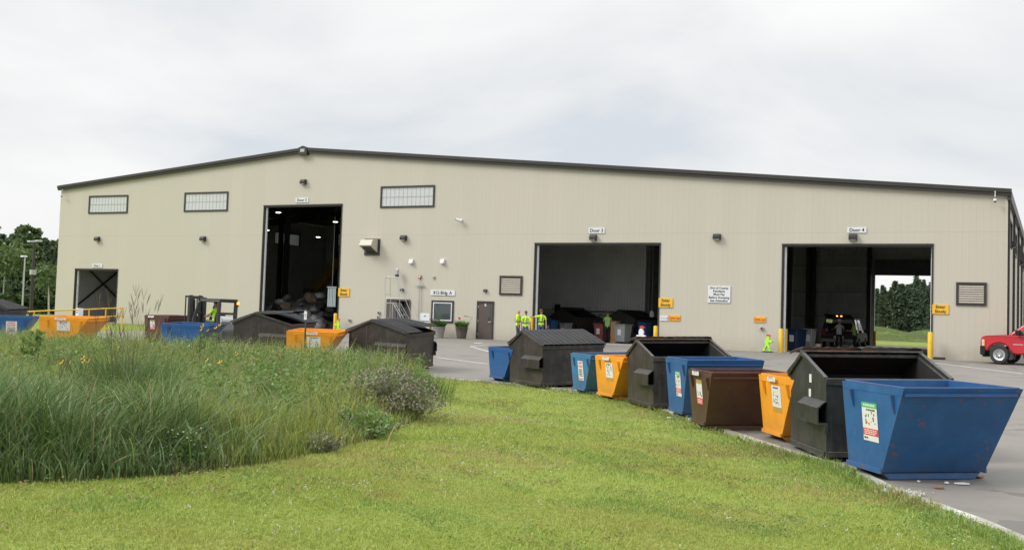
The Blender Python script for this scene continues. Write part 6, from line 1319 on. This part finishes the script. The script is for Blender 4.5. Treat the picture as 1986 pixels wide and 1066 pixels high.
# pink flowering bush
M['pink'] = leafmat('pink_petal', (.48, .30, .42), (.62, .44, .56), .3); M['bush_leaf'] = leafmat('bush_leaf_grey_green', (.13, .155, .07), (.20, .20, .11), .3); M['yellow_petal'] = leafmat('yellow_petal', (.75, .45, .02), (.85, .55, .05), .3); M['white_petal'] = leafmat('white_petal', (.5, .52, .45), (.65, .66, .58), .3); M['dark_pink'] = leafmat('crimson_petal', (.25, .04, .08), (.35, .07, .13), .3); M['stem'] = mat('green_stem', (.07, .10, .03), .8)
def flower_bush(px, py, rad, h, label, nfl, fm, nst=150, lm='bush_leaf', fsz=.022, seed=1, name='flowering_bush', group=None):
    P = on_ground(px, py); rr = np.random.default_rng(seed); r = thing(name, label, 'plant', (P[0], P[1], tz(P[0], P[1])), 0, group)
    a = rr.uniform(0, 6.28, nst); q = rad*np.sqrt(rr.uniform(0, 1, nst)); xy = np.stack([np.cos(a)*q*.5, np.sin(a)*q*.5], 1); hh = h*(1-.45*(q/rad)**2)*rr.uniform(.75, 1.1, nst)
    v, c, i, nf = blades(xy, np.zeros(nst), hh, np.full(nst, .009), (q/hh)*.55+.05, a, 3, rr); npmesh('stems', v, c, i, M['stem'], None, r); tip = v.reshape(nst, -1, 3)
    lf = rr.uniform(0, 1, (nst*16)); base = np.repeat(tip[:, 2], 16, 0)*(1-lf[:, None])+np.repeat(tip[:, -1], 16, 0)*lf[:, None]; C = base+rr.normal(0, .045, base.shape); C[:, 2] = np.maximum(C[:, 2], .03); v2, c2, i2 = leafquads(C, rr.uniform(.02, .05, len(C)), rr, .2, 1.9); npmesh('leaves', v2, c2, i2, M[lm], None, r)
    k_ = rr.integers(0, nst, nfl); C = tip[k_, -1]+rr.normal(0, .05, (nfl, 3)); C[:, 2] = np.maximum(C[:, 2], .06); me = None
    for q_ in C[:80]:
        if me is None: v3, c3, i3 = leafquads(rr.normal(0, fsz*.42, (7, 3)), fsz, rr, 0, 1.2); o = npmesh('flower', v3, c3, i3, M[fm], None, r); me = o.data
        else: o = link(bpy.data.objects.new('flower', me), r)
        o.location = q_; o.rotation_euler = (rr.uniform(-1, 1), rr.uniform(-1, 1), rr.uniform(0, 6))
    if nfl > 80: C2 = np.repeat(C[80:], 6, 0)+rr.normal(0, fsz*.42, ((nfl-80)*6, 3)); v3, c3, i3 = leafquads(C2, fsz, rr, 0, 1.2); tag(npmesh('blossom', v3, c3, i3, M[fm], None, r), kind='stuff')
    return r
flower_bush(752, 806, .95, .82, 'wide bush covered in small pink flowers at the right end of the wildflowers', 420, 'pink', 340, fsz=.017, seed=3)
flower_bush(700, 842, .55, .42, 'low loose plant with sparse pink flowers left of and before the pink bush', 60, 'pink', 110, 'forb', .015, seed=4)
flower_bush(618, 872, .26, .2, 'small dim pink flowering plant at the front edge of the wildflowers', 30, 'pink', 40, fsz=.014, seed=5)
flower_bush(345, 905, .24, .42, 'small plant with white flower specks in the shade of the dark tall grass', 30, 'white_petal', 22, 'mg_dark', .013, seed=6)
flower_bush(515, 795, .35, .95, 'plant with a few crimson flower heads in the middle of the wildflowers', 9, 'dark_pink', 40, 'forb', .03, seed=7)
def coneflower(px, dep, ytop, n, label, seed):
    P = at_px(px, dep); h = at_depth(px, ytop, dep)[2]-P[2]; rr = random.Random(seed); r = thing('yellow_flower_plant', label, 'flower', P, R(-20)+rr.uniform(-.3, .3)); st, lf = MB(), []
    for k in range(n):
        x, y = rr.uniform(-.35, .35), rr.uniform(-.2, .2); hh = h*rr.uniform(.86, 1.0); st.tube([(x*.4, y*.4, 0), (x*.8, y*.8, hh*.6), (x, y, hh)], .006, 4)
        pt = MB()
        for j in range(9): a = j*.698; TM = Matrix.Rotation(R(52), 3, 'X'); d_ = TM @ Vector((math.cos(a), math.sin(a), -.3)); e_ = TM @ Vector((-math.sin(a), math.cos(a), 0)); o_ = Vector((x, y, hh)); pt.add([o_, o_+d_*.025+e_*.015, o_+d_*.048, o_+d_*.025-e_*.015], [(0, 1, 2, 3)])
        pt.lathe([(.02, -.005), (.018, .014), (.006, .024)], 8, (x, y, hh), 'z', 1); pt.build('flower', [M['yellow_petal'], M['bark']], r, fix=False)
        lf += [(x*.6+rr.gauss(0, .06), y*.6+rr.gauss(0, .06), hh*rr.uniform(.2, .85)) for _ in range(14)]
    st.build('stems', M['stem'], r); v, c, i = leafquads(np.array(lf), .08, np.random.default_rng(seed), .3, 1.7); npmesh('leaves', v, c, i, M['forb'], None, r)
coneflower(390, 26, 629, 6, 'yellow flowers standing in front of the blue bin below the forklift', 1); coneflower(412, 27, 621, 2, 'single tall yellow flower right before the blue bin rim', 2); coneflower(432, 20, 697, 3, 'pair of yellow flowers in the middle of the meadow left of centre', 3); coneflower(471, 24, 677, 2, 'lone yellow flower left of the green post', 4); coneflower(140, 17, 690, 5, 'low yellow flowers below the yellow bin', 5); coneflower(200, 27, 624, 1, 'single yellow flower before the right end of the yellow bin', 6)
# tall grass clump with open seed heads
def tall_clump(px, dep, ytop, n, label, seed, spread=.35, m_=240):
    P = at_px(px, dep); h = at_depth(px, ytop, dep)[2]-P[2]; rr = np.random.default_rng(seed); r = thing('tall_grass_clump', label, 'grass clump', P); a = rr.uniform(0, 6.28, n); xy = np.stack([np.cos(a), np.sin(a)], 1)*(spread*.35*rr.uniform(0, 1, n))[:, None]; hh = h*rr.uniform(.70, 1.04, n)
    v, c, i, nf = blades(xy, np.zeros(n), hh, np.full(n, .006), rr.uniform(.03, .22, n), a, 4, rr); npmesh('stems', v, c, i, M['mg_brown'], None, r); tip = v.reshape(n, -1, 3)
    for k in range(n):
        T = Vector(tip[k, -1]); hd = MB()
        for j in range(3): b = rr.uniform(0, 6.28); hd.tube([T-Vector((0, 0, .04)), T+Vector((math.cos(b)*.03, math.sin(b)*.03, .05)), T+Vector((math.cos(b)*.05, math.sin(b)*.05, .12))], [.002, .0035, .001], 4)
        hd.build('seed_head', M['mg_brown'], r)
    a = rr.uniform(0, 6.28, m_); xy = np.stack([np.cos(a), np.sin(a)], 1)*(spread*rr.uniform(0, 1, m_))[:, None]; v, c, i, nf = blades(xy, np.zeros(m_), h*rr.uniform(.35, .68, m_), np.full(m_, .011), rr.uniform(.1, .6, m_), a, 4, rr); npmesh('blades', v, c, i, M['mg_dark'], None, r)
tall_clump(245, 14.5, 566, 34, 'tallest grass clump with brown seed heads rising before the beige wall', 1, .62, 900); tall_clump(268, 15.5, 592, 14, 'second tall seed stem group just right of the tallest clump', 2, .5, 500); tall_clump(150, 11.8, 690, 12, 'tall dark grass clump at the left before the yellow bin', 3, .5); tall_clump(785, 23.5, 668, 16, 'feathery grass clump before the right brown dumpster', 4, .6); tall_clump(800, 23.0, 688, 20, 'dark green grass clump at the right tip of the wildflowers', 5, .95, 900)
# broad leaved weed on the left and a dry stick
P = at_px(68, 22); h = at_depth(68, 634, 22)[2]-P[2]; bw = thing('broadleaf_weed', 'broad leaved pale green weed before the blue bin at the left', 'plant', P); rr = np.random.default_rng(9); st = MB(); C = []
for k in range(5):
    x, y = rr.normal(0, .16, 2); hh = h*rr.uniform(.75, 1); st.tube([(x*.4, y*.4, 0), (x, y, hh)], .009, 5); C += [(x+rr.normal(0, .09), y+rr.normal(0, .09), hh*q) for q in rr.uniform(.45, 1.02, 22)]
st.build('stems', M['stem'], bw); v, c, i = leafquads(np.array(C), rr.uniform(.08, .15, len(C)), rr, .5, 1.7); npmesh('leaves', v, c, i, leafmat('pale_weed_leaf', (.16, .24, .06), (.24, .32, .10), .35), None, bw)
P = on_ground(747, 868); sk = thing('dry_stick', 'pale dry stick leaning at the front edge below the pink bush', 'stick', (P[0], P[1], P[2])); MB().tube([(0, 0, -.02), (.05, .02, .15), (.11, .05, .30)], [.008, .007, .004], 6).build('stick', mat('straw_stick', (.45, .36, .2), .8), sk)
